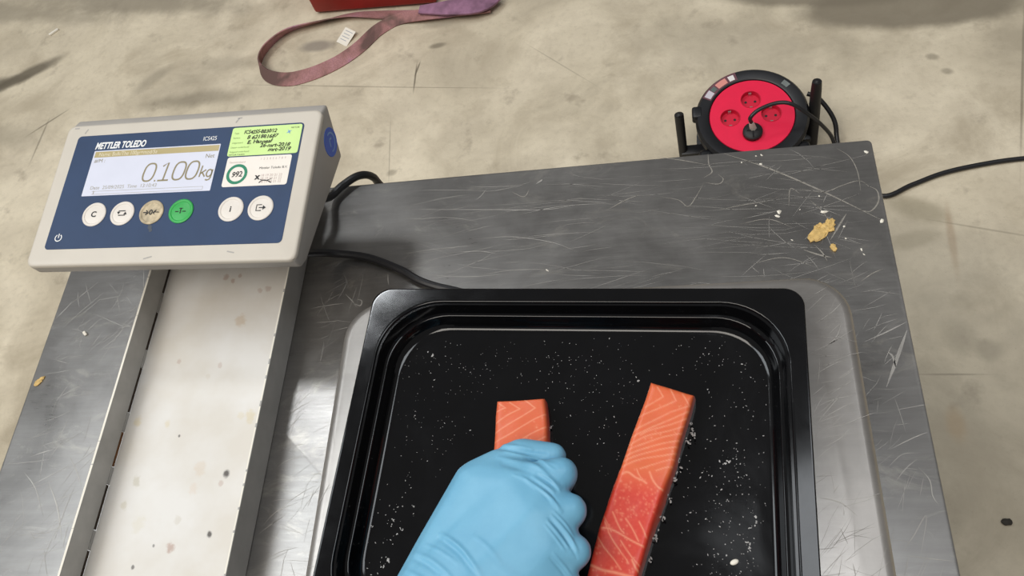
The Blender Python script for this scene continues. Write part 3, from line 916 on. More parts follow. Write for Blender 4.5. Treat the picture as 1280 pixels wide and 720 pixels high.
# ------------------------------------------------------------------ salmon
def make_salmon(name, left, right, fat, zt, z0, shade, speckle, label, flare=.0022):
    NU, NV = 44, 190
    zt_ = zt
    Lp = np.array([at(x, y, zt_)[:2] for x, y in left])
    Rp = np.array([at(x, y, zt_)[:2] for x, y in right])

    def resample(P, n):
        d = np.r_[0, np.cumsum(np.linalg.norm(np.diff(P, axis=0), axis=1))]
        s = np.linspace(0, d[-1], n)
        return np.stack([np.interp(s, d, P[:, 0]), np.interp(s, d, P[:, 1])], -1)
    Ls, Rs = resample(Lp, NV), resample(Rp, NV)
    u = np.linspace(0, 1, NU)
    G = Ls[:, None] * (1 - u)[None, :, None] + Rs[:, None] * u[None, :, None]
    X, Y = G[..., 0], G[..., 1]
    wob = .0003 * np.sin(X * 210 + 2) * np.sin(Y * 160)
    edge = np.minimum(u, 1 - u)[None, :] * np.ones((NV, 1))
    v = np.linspace(0, 1, NV)[:, None]
    edge_v = np.minimum(v, .6) * NV / NU * 1.2
    e = np.minimum(edge, edge_v)
    Zg = zt + wob - .0022 * np.exp(-(e / .035))
    segs = []
    for ln in fat:
        wd = ln[0]
        pts = np.array([at(x, y, zt_)[:2] for x, y in ln[1]])
        if len(pts) > 2:
            pts = np.array([q[:2] for q in spline([(a, b, 0) for a, b in pts], 5)]) if ln[2:] != (0,) else pts
        for a, b in zip(pts[:-1], pts[1:]):
            segs.append((a, b, wd))
    best = np.zeros_like(X)
    for a, b, wd in segs:
        d = b - a
        t = np.clip(((X - a[0]) * d[0] + (Y - a[1]) * d[1]) / (d @ d + 1e-12), 0, 1)
        dist = np.hypot(X - a[0] - t * d[0], Y - a[1] - t * d[1])
        best = np.maximum(best, np.exp(-(dist / (wd * .00048)) ** 2) * min(1, .6 + wd * .3))
    sp = np.zeros_like(X)
    for (x0, y0, x1, y1, n) in speckle:
        for _ in range(n):
            c = at(rng.uniform(x0, x1), rng.uniform(y0, y1), zt_)[:2]
            r = rng.uniform(.0003, .0008)
            sp = np.maximum(sp, rng.uniform(.4, 1) * np.exp(-((X - c[0]) ** 2 + (Y - c[1]) ** 2) / r ** 2))
    fatf = np.maximum(best, sp * .8)
    Zg = Zg + .0001 * fatf
    c_top, c_mid, c_fat = np.array(lin(shade[0])[:3]), np.array(lin(shade[1])[:3]), np.array(lin((240, 162, 126))[:3])
    k = np.clip((v - shade[2]) / .12, 0, 1)
    nz = .5 + .5 * np.sin(X * 210 + Y * 70) * np.sin(Y * 130 - X * 90)
    basec = c_top * (1 - k[..., None]) + c_mid * k[..., None]
    basec = basec * (0.97 + .06 * nz[..., None])
    C = basec * (1 - .8 * fatf[..., None]) + c_fat * .8 * fatf[..., None]
    verts, cols, faces = [], [], []
    for i in range(NV):
        for j in range(NU):
            verts.append((X[i, j], Y[i, j], Zg[i, j]))
            cols.append(C[i, j])
    idx = lambda i, j: i * NU + j
    for i in range(NV - 1):
        for j in range(NU - 1):
            faces.append((idx(i, j), idx(i + 1, j), idx(i + 1, j + 1), idx(i, j + 1)))
    ring = [idx(0, j) for j in range(NU)] + [idx(i, NU - 1) for i in range(1, NV)] + [idx(NV - 1, j) for j in range(NU - 2, -1, -1)] + [idx(i, 0) for i in range(NV - 2, 0, -1)]
    cen = np.array([X.mean(), Y.mean()])
    prev = ring
    flesh = np.array(lin((214, 84, 62))[:3])
    for s in (.25, .55, .8, .93, 1.0):
        cur = []
        for r_ in ring:
            x, y, zz = verts[r_]
            bul = .0008 * math.sin(math.pi * s) + flare * s
            d = np.array([x, y]) - cen
            d /= np.linalg.norm(d)
            jit = .0002 * math.sin(x * 600 + y * 500 + s * 9)
            cur.append(len(verts))
            verts.append((x + d[0] * (bul + jit), y + d[1] * (bul + jit), zz + (z0 - zz) * s))
            cc = flesh * (.97 + .05 * math.sin(350 * (x + y)))
            cols.append(cc if s < .9 else np.array(lin((120, 110, 108))[:3]))
        n = len(ring)
        for a in range(n):
            b = (a + 1) % n
            faces.append((prev[a], prev[b], cur[b], cur[a]))
        prev = cur
    faces.append(tuple(prev))
    me = bpy.data.meshes.new(name)
    me.from_pydata([tuple(map(float, q)) for q in verts], [], faces)
    at_ = me.color_attributes.new('flesh', 'FLOAT_COLOR', 'POINT')
    at_.data.foreach_set('color', np.c_[np.array(cols), np.ones(len(cols))].astype(np.float32).ravel())
    bm = bmesh.new()
    bm.from_mesh(me)
    bpy.data.meshes.remove(me)
    o = link(name, bm, M_SALMON, smooth=60)
    tag(o, label, 'salmon')
    return o


M_SALMON = bpy.data.materials.new('salmon_flesh')
t = NT(M_SALMON)
ca = t.add('ShaderNodeVertexColor', layer_name='flesh')
fn = t.noise(t.coord(), 420, 4)
t.link(t.mix(t.ramp(fn, [(.35, (.25, .25, .25)), (.6, (0, 0, 0))]), ca.outputs[0], lin((226, 92, 66))), t.b.inputs['Base Color'])
t.b.inputs['Roughness'].default_value = .38
t.b.inputs['Subsurface Weight'].default_value = .12
t.b.inputs['Subsurface Radius'].default_value = (.004, .0015, .001)
t.b.inputs['Subsurface Scale'].default_value = 1.0
t.bump(fn, .18, .0008)

SZ = .964
fat2 = [(1.0, [(822, 484), (829, 496), (824, 499), (806, 509)], 0), (1.0, [(838, 486), (845, 501), (829, 508), (798, 521)], 0), (1.0, [(853, 492), (862, 507), (838, 515), (800, 534), (792, 538)], 0),
        (1.0, [(865, 512), (848, 520), (815, 534), (790, 546)]), (1.0, [(864, 520), (846, 528), (812, 538), (800, 544)]), (1.0, [(862, 530), (838, 538), (808, 545), (787, 556)]),
        (1.0, [(860, 540), (830, 546), (800, 556), (784, 562)]), (1.0, [(858, 549), (830, 554), (800, 562), (782, 570)]), (1.0, [(856, 557), (830, 561), (800, 568), (780, 576)]),
        (1.0, [(853, 565), (832, 569), (800, 574), (778, 583)]), (.9, [(851, 574), (836, 575), (815, 581), (800, 586)]), (.9, [(848, 583), (834, 584), (820, 588)]),
        (1.4, [(778, 592), (785, 590), (795, 597), (802, 600), (808, 604)]), (1.3, [(812, 590), (816, 600), (822, 608), (828, 612)]), (.9, [(796, 586), (799, 594), (806, 602)]),
        (1.0, [(766, 640), (771, 652), (776, 662), (780, 666)]), (1.2, [(752, 660), (762, 661), (775, 667), (790, 676), (804, 683)]), (.9, [(756, 652), (764, 672), (776, 690)]),
        (1.0, [(782, 648), (790, 660), (798, 676)]), (1.0, [(799, 652), (804, 662), (808, 672)]), (.9, [(745, 668), (755, 684), (768, 700), (776, 712)]), (.9, [(776, 676), (788, 694), (800, 708)]),
        (.8, [(760, 665), (772, 684), (786, 704)]), (1.8, [(738, 706), (752, 712), (770, 716), (792, 722)]), (1.4, [(790, 700), (796, 712), (804, 718)]), (.8, [(752, 640), (758, 652), (764, 664)])]
make_salmon('salmon_fillet', [(813.5, 477), (806, 500), (797, 524), (789, 545), (780, 572), (771, 597), (762, 622), (750, 655), (742, 685), (733, 722), (722, 770)],
            [(867, 493), (862, 512), (856, 530), (849, 552), (842, 580), (832, 606), (823, 630), (814, 658), (805, 690), (796, 722), (782, 770)],
            fat2, SZ, TRAYZ + .0002, ((222, 108, 64), (210, 62, 46), .38), [(768, 600, 822, 645, 90), (740, 640, 800, 720, 80), (785, 500, 860, 590, 30)],
            'long raw salmon fillet strip lying on the right side of the black tray')
fat1 = [(1.0, [(623, 504), (632, 510), (621, 514)], 0), (1.0, [(637, 503), (650, 511), (636, 518), (620, 528)], 0), (1.0, [(655, 499), (669, 510), (650, 522), (618, 541)], 0), (1.0, [(682, 517), (664, 526), (640, 541), (618, 553)]),
        (1.0, [(682, 533), (664, 542), (645, 554)]), (1.2, [(621, 501), (640, 497), (657, 494)]), (1.0, [(682, 545), (670, 552)])]
make_salmon('salmon_portion', [(621, 501), (619, 520), (618, 545), (616, 575), (614, 605), (612, 635)], [(680, 497.5), (682, 515), (683, 535), (683, 560), (682, 590), (680, 620)],
            fat1, SZ - .001, TRAYZ + .0002, ((220, 106, 66), (216, 96, 62), .5), [(630, 500, 680, 550, 14)],
            'short raw salmon piece with chevron fat lines held under the blue glove', 0.0)
# flakes of skin at the fillet's lower edges
bm = bmesh.new()
for x, y, n in [(865, 541, 10), (863, 533, 6), (857, 550, 6), (846, 578, 7), (841, 596, 7), (835, 626, 8), (826, 648, 6), (818, 672, 10), (812, 700, 6), (684, 541, 7), (686, 536, 4)]:
    for _ in range(n):
        q = at(x + rng.normal(2.0, 1.5), y + rng.normal(0, 3.5), TRAYZ + .004)
        speck(bm, q[0], q[1], TRAYZ + rng.uniform(.0, .006), rng.uniform(.0003, .0008))
tag(link('skin_flakes', bm, M_CRUMB, smooth=0), 'white flakes of fish skin stuck along the edges of the salmon pieces', 'flakes', kind='stuff')

# ------------------------------------------------------------------ gloved hand
hand = empty('gloved_hand', at(620, 660, PZ + .02))
tag(hand, 'right hand in a light blue disposable glove pressing down on the short salmon piece', 'hand')


def capsule(bm, a, ra, b, rb):
    t_ = bmesh.new()
    vs_ = []
    for c, r in ((a, ra), (b, rb)):
        res = bmesh.ops.create_icosphere(t_, subdivisions=2, radius=r, matrix=Matrix.Translation(Vector(c)))
        vs_ += res['verts']
    hull(bm, t_)


def hull(bm, t_):
    r = bmesh.ops.convex_hull(t_, input=t_.verts[:])
    junk = [g for g in r['geom_interior'] if isinstance(g, bmesh.types.BMVert)]
    bmesh.ops.delete(t_, geom=junk, context='VERTS')
    loose = [v for v in t_.verts if not v.link_faces]
    if loose:
        bmesh.ops.delete(t_, geom=loose, context='VERTS')
    me = bpy.data.meshes.new('h')
    t_.to_mesh(me)
    t_.free()
    bm.from_mesh(me)
    bpy.data.meshes.remove(me)


def hullof(bm, balls):
    t_ = bmesh.new()
    for c, r in balls:
        bmesh.ops.create_icosphere(t_, subdivisions=2, radius=r, matrix=Matrix.Translation(Vector(c)))
    hull(bm, t_)


J = {k: (at(x, y, z), r) for k, (x, y, z, r) in dict(
    w1=(519, 758, .990, .0195), w2=(574, 800, .990, .0195), wm=(547, 776, .993, .021),
    i0=(640, 607, .992, .0125), m0=(667, 645, .996, .0130), r0=(678, 690, .994, .0125), p0=(680, 735, .987, .0115),
    i1=(702, 592, .990, .0113), m1=(713, 638, .990, .0113), r1=(719, 689, .987, .0108), p1=(712, 735, .981, .0098),
    i2=(698, 606, .966, .0100), m2=(706, 652, .967, .0100), r2=(710, 702, .966, .0098), p2=(702, 746, .966, .0088),
    i3=(688, 588, .957, .0085), m3=(690, 642, .957, .0085), r3=(692, 692, .957, .0085), p3=(686, 736, .957, .0078),
    t0=(552, 690, .985, .0180), t1=(597, 606, .984, .0170), t2=(652, 569, .979, .0118), t3=(692, 570, .9745, .0092)).items()}
bm = bmesh.new()
hullof(bm, [J[k] for k in ('w1', 'w2', 'wm', 'i0', 'm0', 'r0', 'p0')])
hullof(bm, [J[k] for k in ('t0', 't1', 'i0')])
hullof(bm, [J[k] for k in ('w1', 't0', 'wm')])
def mid_ball(a, b, k, rs):
    return (J[a][0] * (1 - k) + J[b][0] * k, (J[a][1] * (1 - k) + J[b][1] * k) * rs)


for f, g in ('im', 'mr', 'rp'):          # the glove stretches across the gaps between the fingers
    hullof(bm, [J[f + '0'], J[g + '0'], mid_ball(f + '0', f + '1', .72, .86), mid_ball(g + '0', g + '1', .72, .86)])
hullof(bm, [mid_ball('i0', 'i1', .3, .8), J['i0'], mid_ball('t1', 't2', .75, .85), J['t1']])
for f in 'imrp':
    for a, b in ((0, 1), (1, 2), (2, 3)):
        capsule(bm, *J[f + str(a)], *J[f + str(b)])
for a, b in ((0, 1), (1, 2), (2, 3)):
    capsule(bm, *J['t%d' % a], *J['t%d' % b])
# forearm to the cuff
c1 = at(520, 850, 1.0)
c2 = at(450, 960, 1.02)
hullof(bm, [J['w1'], J['w2'], J['wm'], (c1, .029)])
capsule(bm, c1, .029, c2, .034)
me = bpy.data.meshes.new('glove')
bm.to_mesh(me)
bm.free()
o = bpy.data.objects.new('glove', me)
COL.objects.link(o)
md = o.modifiers.new('r', 'REMESH')
md.mode = 'VOXEL'
md.voxel_size = .0013
md = o.modifiers.new('s', 'SMOOTH')
md.factor = .5
md.iterations = 22
md = o.modifiers.new('d', 'SUBSURF')
md.levels = 1
md.render_levels = 1
dg = bpy.context.evaluated_depsgraph_get()
me2 = bpy.data.meshes.new_from_object(o.evaluated_get(dg))
bpy.data.objects.remove(o)
V = np.empty(len(me2.vertices) * 3)
me2.vertices.foreach_get('co', V)
V = V.reshape(-1, 3)
Nn = np.empty(len(me2.vertices) * 3)
me2.vertices.foreach_get('normal', Nn)
Nn = Nn.reshape(-1, 3)
disp = np.zeros(len(V))
# folds of the thin glove: (pixel path, height in mm, width in mm)
for px, hgt, wd in [([(648, 592), (664, 604), (682, 618), (694, 634)], .5, .8), ([(672, 590), (688, 600), (702, 616)], .45, .8), ([(667, 600), (684, 612), (699, 630)], -.4, .8), ([(690, 637), (706, 654), (718, 672)], .5, .8), ([(680, 655), (694, 672), (707, 690)], .45, .8), ([(684, 646), (700, 664), (716, 688), (722, 700)], -.4, .8),
                    ([(690, 690), (704, 706), (716, 722)], .5, .9), ([(686, 696), (700, 712), (710, 726)], -.4, .9), ([(628, 563), (650, 569), (676, 576), (696, 590)], .5, .9), ([(640, 592), (656, 600), (670, 612)], .4, .9), ([(590, 668), (610, 684), (628, 706)], .35, 1.6), ([(530, 680), (552, 690), (574, 706)], .4, 1.2), ([(606, 557), (640, 562), (668, 567), (686, 569)], -.9, 1.6), ([(612, 556), (645, 558), (668, 562)], .5, 1.2),
                    ([(620, 571), (645, 577), (670, 583), (688, 598), (702, 612)], .9, 1.5), ([(625, 579), (648, 585), (668, 592)], -.6, 2.0),
                    ([(656, 597), (672, 610), (690, 624), (703, 642)], .8, 1.2), ([(663, 594), (680, 606), (694, 616)], .6, 1.0), ([(660, 601), (676, 614), (690, 628)], -.5, 1.0), ([(668, 592), (684, 601), (698, 613)], -.4, 1.0),
                    ([(688, 643), (702, 658), (714, 674), (723, 692)], .7, 1.0), ([(683, 650), (698, 668), (712, 686)], .6, 1.0), ([(686, 647), (700, 663), (714, 684)], -.5, .9),
                    ([(549, 666), (566, 677), (580, 690), (604, 722)], .9, 1.6), ([(546, 671), (562, 682), (576, 694), (598, 724)], -.7, 1.8),
                    ([(516, 690), (538, 700), (556, 714), (566, 726)], .7, 1.8), ([(512, 696), (534, 706), (550, 720)], -.6, 1.8), ([(640, 568), (670, 574), (700, 582)], .4, 1.2),
                    ([(600, 690), (640, 720), (660, 740)], .4, 3.0), ([(505, 712), (525, 722), (545, 735)], .5, 1.6)]:
    P = np.array(spline([at(x, y, 1.0) for x, y in px], 6))
    R2 = 1000.0
    vx = (V - CAM)
    dep = vx @ FW
    q = CAM + vx * ((1.0 - CAM[2]) / vx[:, 2])[:, None]      # sight-line footprint at the height of the back of the hand
    dmin = np.full(len(V), 9.0)
    tap = np.zeros(len(V))
    for k_, (a, b) in enumerate(zip(P[:-1], P[1:])):
        d = b - a
        tt = np.clip(((q - a) @ d) / (d @ d), 0, 1)
        dd = np.linalg.norm(q - a - tt[:, None] * d, axis=1)
        tap = np.where(dd < dmin, np.sin(np.pi * (k_ + tt) / (len(P) - 1)) ** .6, tap)
        dmin = np.minimum(dmin, dd)
    disp += 1.25 * hgt * .001 * np.exp(-(dmin / (wd * .001)) ** 2) * tap * (V[:, 2] > .97)
V = V + Nn * disp[:, None]
hl = np.array(hand.location)
me2.vertices.foreach_set('co', (V - hl).ravel())
me2.update()
M_GLOVE = bpy.data.materials.new('blue_nitrile')
t = NT(M_GLOVE)
v = t.coord()
n1 = t.noise(v, 26, 4, .6)
t.link(t.ramp(n1, [(.3, lin((112, 174, 206))), (.7, lin((126, 187, 217)))]), t.b.inputs['Base Color'])
t.b.inputs['Roughness'].default_value = .42
t.b.inputs['Specular IOR Level'].default_value = .4
t.b.inputs['Subsurface Weight'].default_value = .08
t.b.inputs['Subsurface Radius'].default_value = (.002, .003, .004)
t.b.inputs['Subsurface Scale'].default_value = 1.0
t.bump(t.noise(t.mapping(v, scale=(1, 1, 1)), 120, 5, .6), .12, .001)
link_mesh('glove', me2, M_GLOVE, hand, smooth=180)
bm = bmesh.new()
e1, e2 = at(462, 940, 1.017), np.array([-.36, -.24, 1.03])
tube(bm, [e1 - hl, (e1 * .5 + e2 * .5) - hl, e2 - hl], [.041, .046, .052], 24, 6)
link('sleeve', bm, M_SLEEVE, hand)

# ------------------------------------------------------------------ food scraps on the table
def blob(name, px, py, z, pts, label, cat, m, h=.0016):
    q = at(px, py, z)
    bm = bmesh.new()
    for dx, dy, rx, ry, a in pts:
        bmesh.ops.create_icosphere(bm, subdivisions=3, radius=1.0, matrix=Matrix.Translation((dx, dy, h * .4)) @ Matrix.Rotation(a, 4, 'Z') @ Matrix.Diagonal((rx, ry, h, 1)))
    for v_ in bm.verts:
        k = 1 + .18 * math.sin(v_.co.x * 1900 + 1) * math.sin(v_.co.y * 1700)
        v_.co.x *= k
        v_.co.y *= k
        v_.co.z = max(v_.co.z, 0.0) * (1 + .35 * math.sin(v_.co.x * 1500) * math.sin(v_.co.y * 1400 + 1))
    return tag(link(name, bm, m, loc=q), label, cat)


blob('food_scrap', 1028, 288, TZ + .0001, [(-.004, -.004, .009, .006, .5), (.004, .002, .006, .004, -.4), (.007, .006, .004, .005, .2), (-.003, .004, .005, .0022, .6)],
     'dried yellow food scrap stuck near the back right corner of the table', 'scrap', M_FOOD)
blob('food_scrap', 1042, 310, TZ + .0001, [(0, 0, .0026, .0042, .2)], 'small round yellow crumb just below the larger scrap on the table', 'scrap', M_FOOD, .0012)
blob('food_scrap', 48, 478, TZ + .0001, [(0, 0, .005, .003, .8), (.003, .004, .003, .002, .5)], 'flat yellowish flake at the left edge of the table', 'scrap', M_FOOD, .001)
blob('food_scrap', 107, 417, TZ + .0001, [(0, 0, .0034, .0018, -.6), (.001, -.0012, .0014, .0018, .5)], 'small white crumb on the table left of the cream channel', 'crumb', M_CHIP, .0016)
bm = bmesh.new()
for px, py, r in [(1083, 190, .0013), (951, 205, .001), (945, 195, .0007), (952, 194, .0009), (927, 203, .0007), (974, 265, .002), (972, 270, .0014), (945, 257, .0007), (1030, 265, .0016), (1055, 283, .0009),
                  (684, 338, .0008), (1057, 298, .0008), (1077, 312, .0008), (1103, 276, .0016), (1024, 245, .0007), (1080, 318, .0006), (990, 300, .0006), (1000, 262, .0006)]:
    q = at(px, py, TZ)
    speck(bm, q[0], q[1], TZ + .00005, r)
tag(link('table_crumbs', bm, M_CHIP, smooth=0), 'sprinkle of pale specks on the back right part of the steel table', 'crumbs', kind='stuff')

# ------------------------------------------------------------------ cable reel on the floor
RC = (.157, 1.197)
RTILT = math.radians(9)
RIMZ = .1034
reel = empty('cable_reel', (RC[0], RC[1], .0205))
RM = Matrix.Translation((RC[0], RC[1], .0205)) @ Matrix.Rotation(RTILT, 4, 'X')
reel.matrix_world = RM
RI = RM.inverted()
tag(reel, 'black cable reel with red socket face lying on the concrete behind the table', 'cable reel')
bm = bmesh.new()
loft(bm, [(circ(.104, 64), .0), (circ(.112, 64), .004), (circ(.112, 64), .016), (circ(.096, 64), .020), (circ(.096, 64), .072), (circ(.113, 64), .078), (circ(.114, 64), .096), (circ(.109, 64), .1025),
          (circ(.0895, 64), .1030), (circ(.0865, 64), .1010), (circ(.0855, 64), .0965), (circ(.0850, 64), .0860)])
link('drum', bm, M_BLACK, reel, smooth=40)
bm = bmesh.new()
outer = [bm.verts.new((x, y, .1000)) for x, y in circ(.0845, 64)]
oe = [bm.edges.new((outer[i], outer[(i + 1) % 64])) for i in range(64)]
socks = [(.0005, .0385), (-.0435, -.0005), (.0385, .0015), (-.002, -.0415)]
es = oe[:]
rims = []
for sx_, sy_ in socks:
    rv = [bm.verts.new((x, y, .1000)) for x, y in circ(.0195, 32, sx_, sy_)]
    es += [bm.edges.new((rv[i], rv[(i + 1) % 32])) for i in range(32)]
    rims.append(rv)
bmesh.ops.triangle_fill(bm, edges=es, use_beauty=True, normal=(0, 0, 1))
low = [bm.verts.new((v_.co.x * 1.012, v_.co.y * 1.012, .0966)) for v_ in outer]
for i in range(64):
    bm.faces.new((outer[i], outer[(i + 1) % 64], low[(i + 1) % 64], low[i]))
link('socket_face', bm, M_RED, reel, smooth=30)
for i, (sx_, sy_) in enumerate(socks):
    bm = bmesh.new()
    loft(bm, [(circ(.0208, 32), .0998), (circ(.0206, 32), .1010), (circ(.0194, 32), .1010), (circ(.0188, 32), .0970), (circ(.0182, 32), .0900)], cap0=False)
    so = link('socket', bm, M_REDD, reel, (sx_, sy_, 0), smooth=40)
    if i < 3:
        for dx in (-.0095, .0095):
            bm = bmesh.new()
            loft(bm, [(circ(.0028, 12, dx, 0), .0901), (circ(.0028, 12, dx, 0), .0904)])
            link('contact_hole', bm, M_INK, so, smooth=0)
        for dy in (-1, 1):
            bm = bmesh.new()
            box(bm, -.003, .003, dy * .0166 - .0012, dy * .0166 + .0012, .0900, .0975)
            link('earth_clip', bm, M_METAL, so)
# printed label, small window, lug
bm = bmesh.new()


def arc_patch(bm, r0, r1, a0, a1, z, n=18):
    a = [bm.verts.new((r0 * math.cos(t), r0 * math.sin(t), z)) for t in np.linspace(a0, a1, n)]
    b = [bm.verts.new((r1 * math.cos(t), r1 * math.sin(t), z)) for t in np.linspace(a0, a1, n)]
    for i in range(n - 1):
        bm.faces.new((a[i], b[i], b[i + 1], a[i + 1]))


arc_patch(bm, .090, .1095, math.radians(104), math.radians(152), RIMZ)
lb = link('label', bm, mat('maroon_label', (112, 74, 82), .35, var=.2), reel, smooth=0, label='maroon and white printed label on the rim')
for a0, a1, c, r0, r1 in ((107, 114, (232, 226, 224), .0925, .105), (117, 131, (226, 150, 140), .0925, .1055), (133, 139, (96, 110, 106), .0945, .105), (140, 150, (206, 200, 208), .0925, .1065)):
    bm = bmesh.new()
    arc_patch(bm, r0, r1, math.radians(a0), math.radians(a1), (RIMZ + .0003), 8)
    link('print', bm, mat('label_print', c, .4, var=.05), lb, smooth=0)
bm = bmesh.new()
arc_patch(bm, .093, .104, math.radians(38), math.radians(47), RIMZ, 6)
link('window', bm, mat('grey_window', (122, 128, 126), .3, var=.1), reel, smooth=0)
bm = bmesh.new()
box(bm, -.120, -.098, .006, .034, .078, .1035, .005, 3)
link('lug', bm, M_BLACK, reel)
bm = bmesh.new()
box(bm, -.112, -.078, -.120, -.062, .0, .092, .01, 3)
link('frame_foot', bm, M_BLACK, reel)
bm = bmesh.new()
box(bm, -.05, .05, .065, .095, -.032, .001, .004)
link('frame_foot', bm, M_BLACK, reel)
bm = bmesh.new()
box(bm, .078, .110, -.120, -.062, .0, .092, .01, 3)
link('frame_foot', bm, M_BLACK, reel)


def local(px, py, z):
    return at(px, py, z)


def rl(q):
    return np.array(RI @ Vector(q))


bm = bmesh.new()
a = local(849, 146, .13)
b_ = a + np.array([.006, -.020, -.125])
tube(bm, [rl(q_) for q_ in (a + np.array([0, 0, .010]), a + np.array([0, 0, .004]), a, a * .5 + b_ * .5, b_)], [.003, .0085, .0098, .0098, .0095, .0095], 16, 4)
hb = link('handle_bar', bm, M_RUBBER, reel, smooth=60)
bm = bmesh.new()
a = local(1021, 105, .175)
b_ = local(1021, 105, .175) + np.array([.004, -.012, -.170])
tube(bm, [rl(q_) for q_ in (a + np.array([0, 0, .010]), a + np.array([0, 0, .004]), a, a * .5 + b_ * .5, b_)], [.003, .0075, .0088, .0110, .0125, .0125], 16, 4)
link('handle_bar', bm, M_RUBBER, reel, smooth=60)
for s, pt in ((-1, (849, 146, .13, .006)), (1, (1021, 105, .175, .004))):
    bm = bmesh.new()
    q = rl(local(*pt[:3]) + np.array([0, -.015, -pt[2] + .03]))
    box(bm, min(q[0], s * .08), max(q[0], s * .08), q[1] - .012, q[1] + .012, q[2] - .006, q[2] + .010, .004)
    link('cross_bar', bm, M_BLACK, reel)

# plug and its cable
plug = empty('plug_cable', (0, 0, 0))
PM = RM @ Matrix.Translation((-.002, -.0415, .0902))
plug.matrix_world = PM
PI = PM.inverted()
tag(plug, 'black plug in the lowest socket of the red reel with its cable arching right', 'plug')
bm = bmesh.new()
loft(bm, [(circ(.0172, 28), .0002), (circ(.0176, 28), .010), (circ(.0196, 28), .0125), (circ(.0196, 28), .019), (circ(.0160, 28), .0225), (circ(.0060, 28), .0235)])
link('plug', bm, M_RUBBER, plug, smooth=40)
bm = bmesh.new()
box(bm, -.0012, .0012, -.017, .017, .0210, .0250, .0008, 1)
box(bm, -.012, .012, -.002, .001, .0210, .0245, .0008, 1)
link('grip_rib', bm, M_BLACK, plug)


def pq(px, py, z):
    return np.array(PI @ Vector(at(px, py, z)))


bm = bmesh.new()
s0 = np.array([.001, .004, .0215])
s1 = pq(939, 153, .150)
tube(bm, [s0, s0 * .5 + s1 * .5, s1], [.0070, .0062, .0044], 12, 5)
link('strain_relief', bm, M_PALEG, plug, smooth=60)
bm = bmesh.new()
P = [s1, pq(938, 147, .165), pq(949, 137, .175), pq(970, 129, .18), pq(988, 129.5, .18), pq(1008, 141, .16), pq(1028, 157, .12), pq(1041, 174, .075), pq(1046, 200, .045), pq(1040, 235, .02), pq(1000, 262, .0045)]
tube(bm, P, .0040, 12)
link('cord', bm, M_CORD, plug, smooth=60)
# supply cable: loop beside the reel, then over the floor to the right
bm = bmesh.new()
P = [at(1009, 117, .085), at(1022, 122, .08), at(1036, 138, .06), at(1044, 154, .04), at(1046, 172, .02), at(1050, 196, .0055), at(1064, 224, .0055), at(1103, 245, .0055),
     at(1140, 231, .0055), at(1180, 216, .0055), at(1230, 205, .0055), at(1280, 198, .0055), at(1360, 192, .0055), at(1500, 205, .0055)]
tube(bm, P, .0050, 12)
tag(link('supply_cable', bm, M_CORD, smooth=60), 'black supply cable looping beside the reel and running right across the floor', 'cable')

# ------------------------------------------------------------------ red machine block and lifting sling
deck = empty('pallet_truck', (*at(395, 19, 0)[:2], 0), math.radians(-4))
tag(deck, 'red painted steel block standing on the floor at the top edge of the photo', 'machine')
bm = bmesh.new()
box(bm, 0, .36, 0, .45, .006, .30, .008, 3)
link('body', bm, M_DECK, deck)
bm = bmesh.new()
box(bm, .01, .35, -.004, .0, .20, .23, .001, 1)
link('edge_strip', bm, M_DECK, deck)
for x in (.06, .30):
    for y in (.06, .39):
        bm = bmesh.new()
        loft(bm, [(circ(.02, 20, x, y), 0), (circ(.02, 20, x, y), .008)])
        link('foot', bm, M_RUBBER, deck)

M_SLING = bpy.data.materials.new('faded_violet_webbing')
t = NT(M_SLING)
v = t.coord()
uvn = t.noise(v, 6.0, 4, .6, .6)
wv = t.noise(v, 300, 2)
col = t.ramp(uvn, [(.38, lin((104, 80, 74))), (.46, lin((164, 118, 114))), (.56, lin((184, 134, 136))), (.66, lin((170, 124, 150)))])
col = t.mix(t.ramp(t.noise(t.mapping(v, (7, 3, 0)), 9, 3, .5), [(.56, (0, 0, 0)), (.64, (.85, .85, .85))]), col, lin((92, 80, 68)))
t.link(t.mix(t.ramp(wv, [(.4, (.3, .3, .3)), (.6, (0, 0, 0))]), col, lin((110, 78, 80))), t.b.inputs['Base Color'])
t.b.inputs['Roughness'].default_value = .85
t.bump(wv, .3, .002)
M_SLINGV = mat('violet_webbing', (138, 100, 124), .85, var=.45, scale=26)


def band(bm, pts, wd, tilt, th=.003, per=8):
    """webbing strip: pts along its middle, tilt = angle of the strip's width from horizontal at each point"""
    P = spline(pts, per)
    n = len(P)
    T = np.interp(np.linspace(0, 1, n), np.linspace(0, 1, len(tilt)), tilt)
    W = np.interp(np.linspace(0, 1, n), np.linspace(0, 1, len(wd)), wd)
    rings = []
    for i, q in enumerate(P):
        t_ = P[min(i + 1, n - 1)] - P[max(i - 1, 0)]
        t_ = t_ / np.linalg.norm(t_)
        s = np.cross([0, 0, 1.0], t_)
        s /= np.linalg.norm(s)
        a = math.radians(T[i])
        wv_ = s * math.cos(a) + np.array([0, 0, 1.0]) * math.sin(a)
        nv = np.cross(t_, wv_)
        lift = abs(W[i] / 2 * math.sin(a)) + th / 2
        c = np.array([q[0], q[1], q[2] + lift])
        rings.append([bm.verts.new(c + wv_ * sa * W[i] / 2 + nv * sb * th / 2) for sa, sb in ((-1, -1), (1, -1), (1, 1), (-1, 1))])
    for a, b in zip(rings[:-1], rings[1:]):
        for k in range(4):
            bm.faces.new((a[k], a[(k + 1) % 4], b[(k + 1) % 4], b[k]))
    bm.faces.new(rings[0][::-1])
    bm.faces.new(rings[-1])


sling = empty('lifting_sling', (*at(430, 60, 0)[:2], 0))
tag(sling, 'faded violet webbing sling lying in a loop on the concrete before the red block', 'sling')
sl = np.array(sling.location)


def fp(x, y, z=0.0):
    return at(x, y, z) - sl


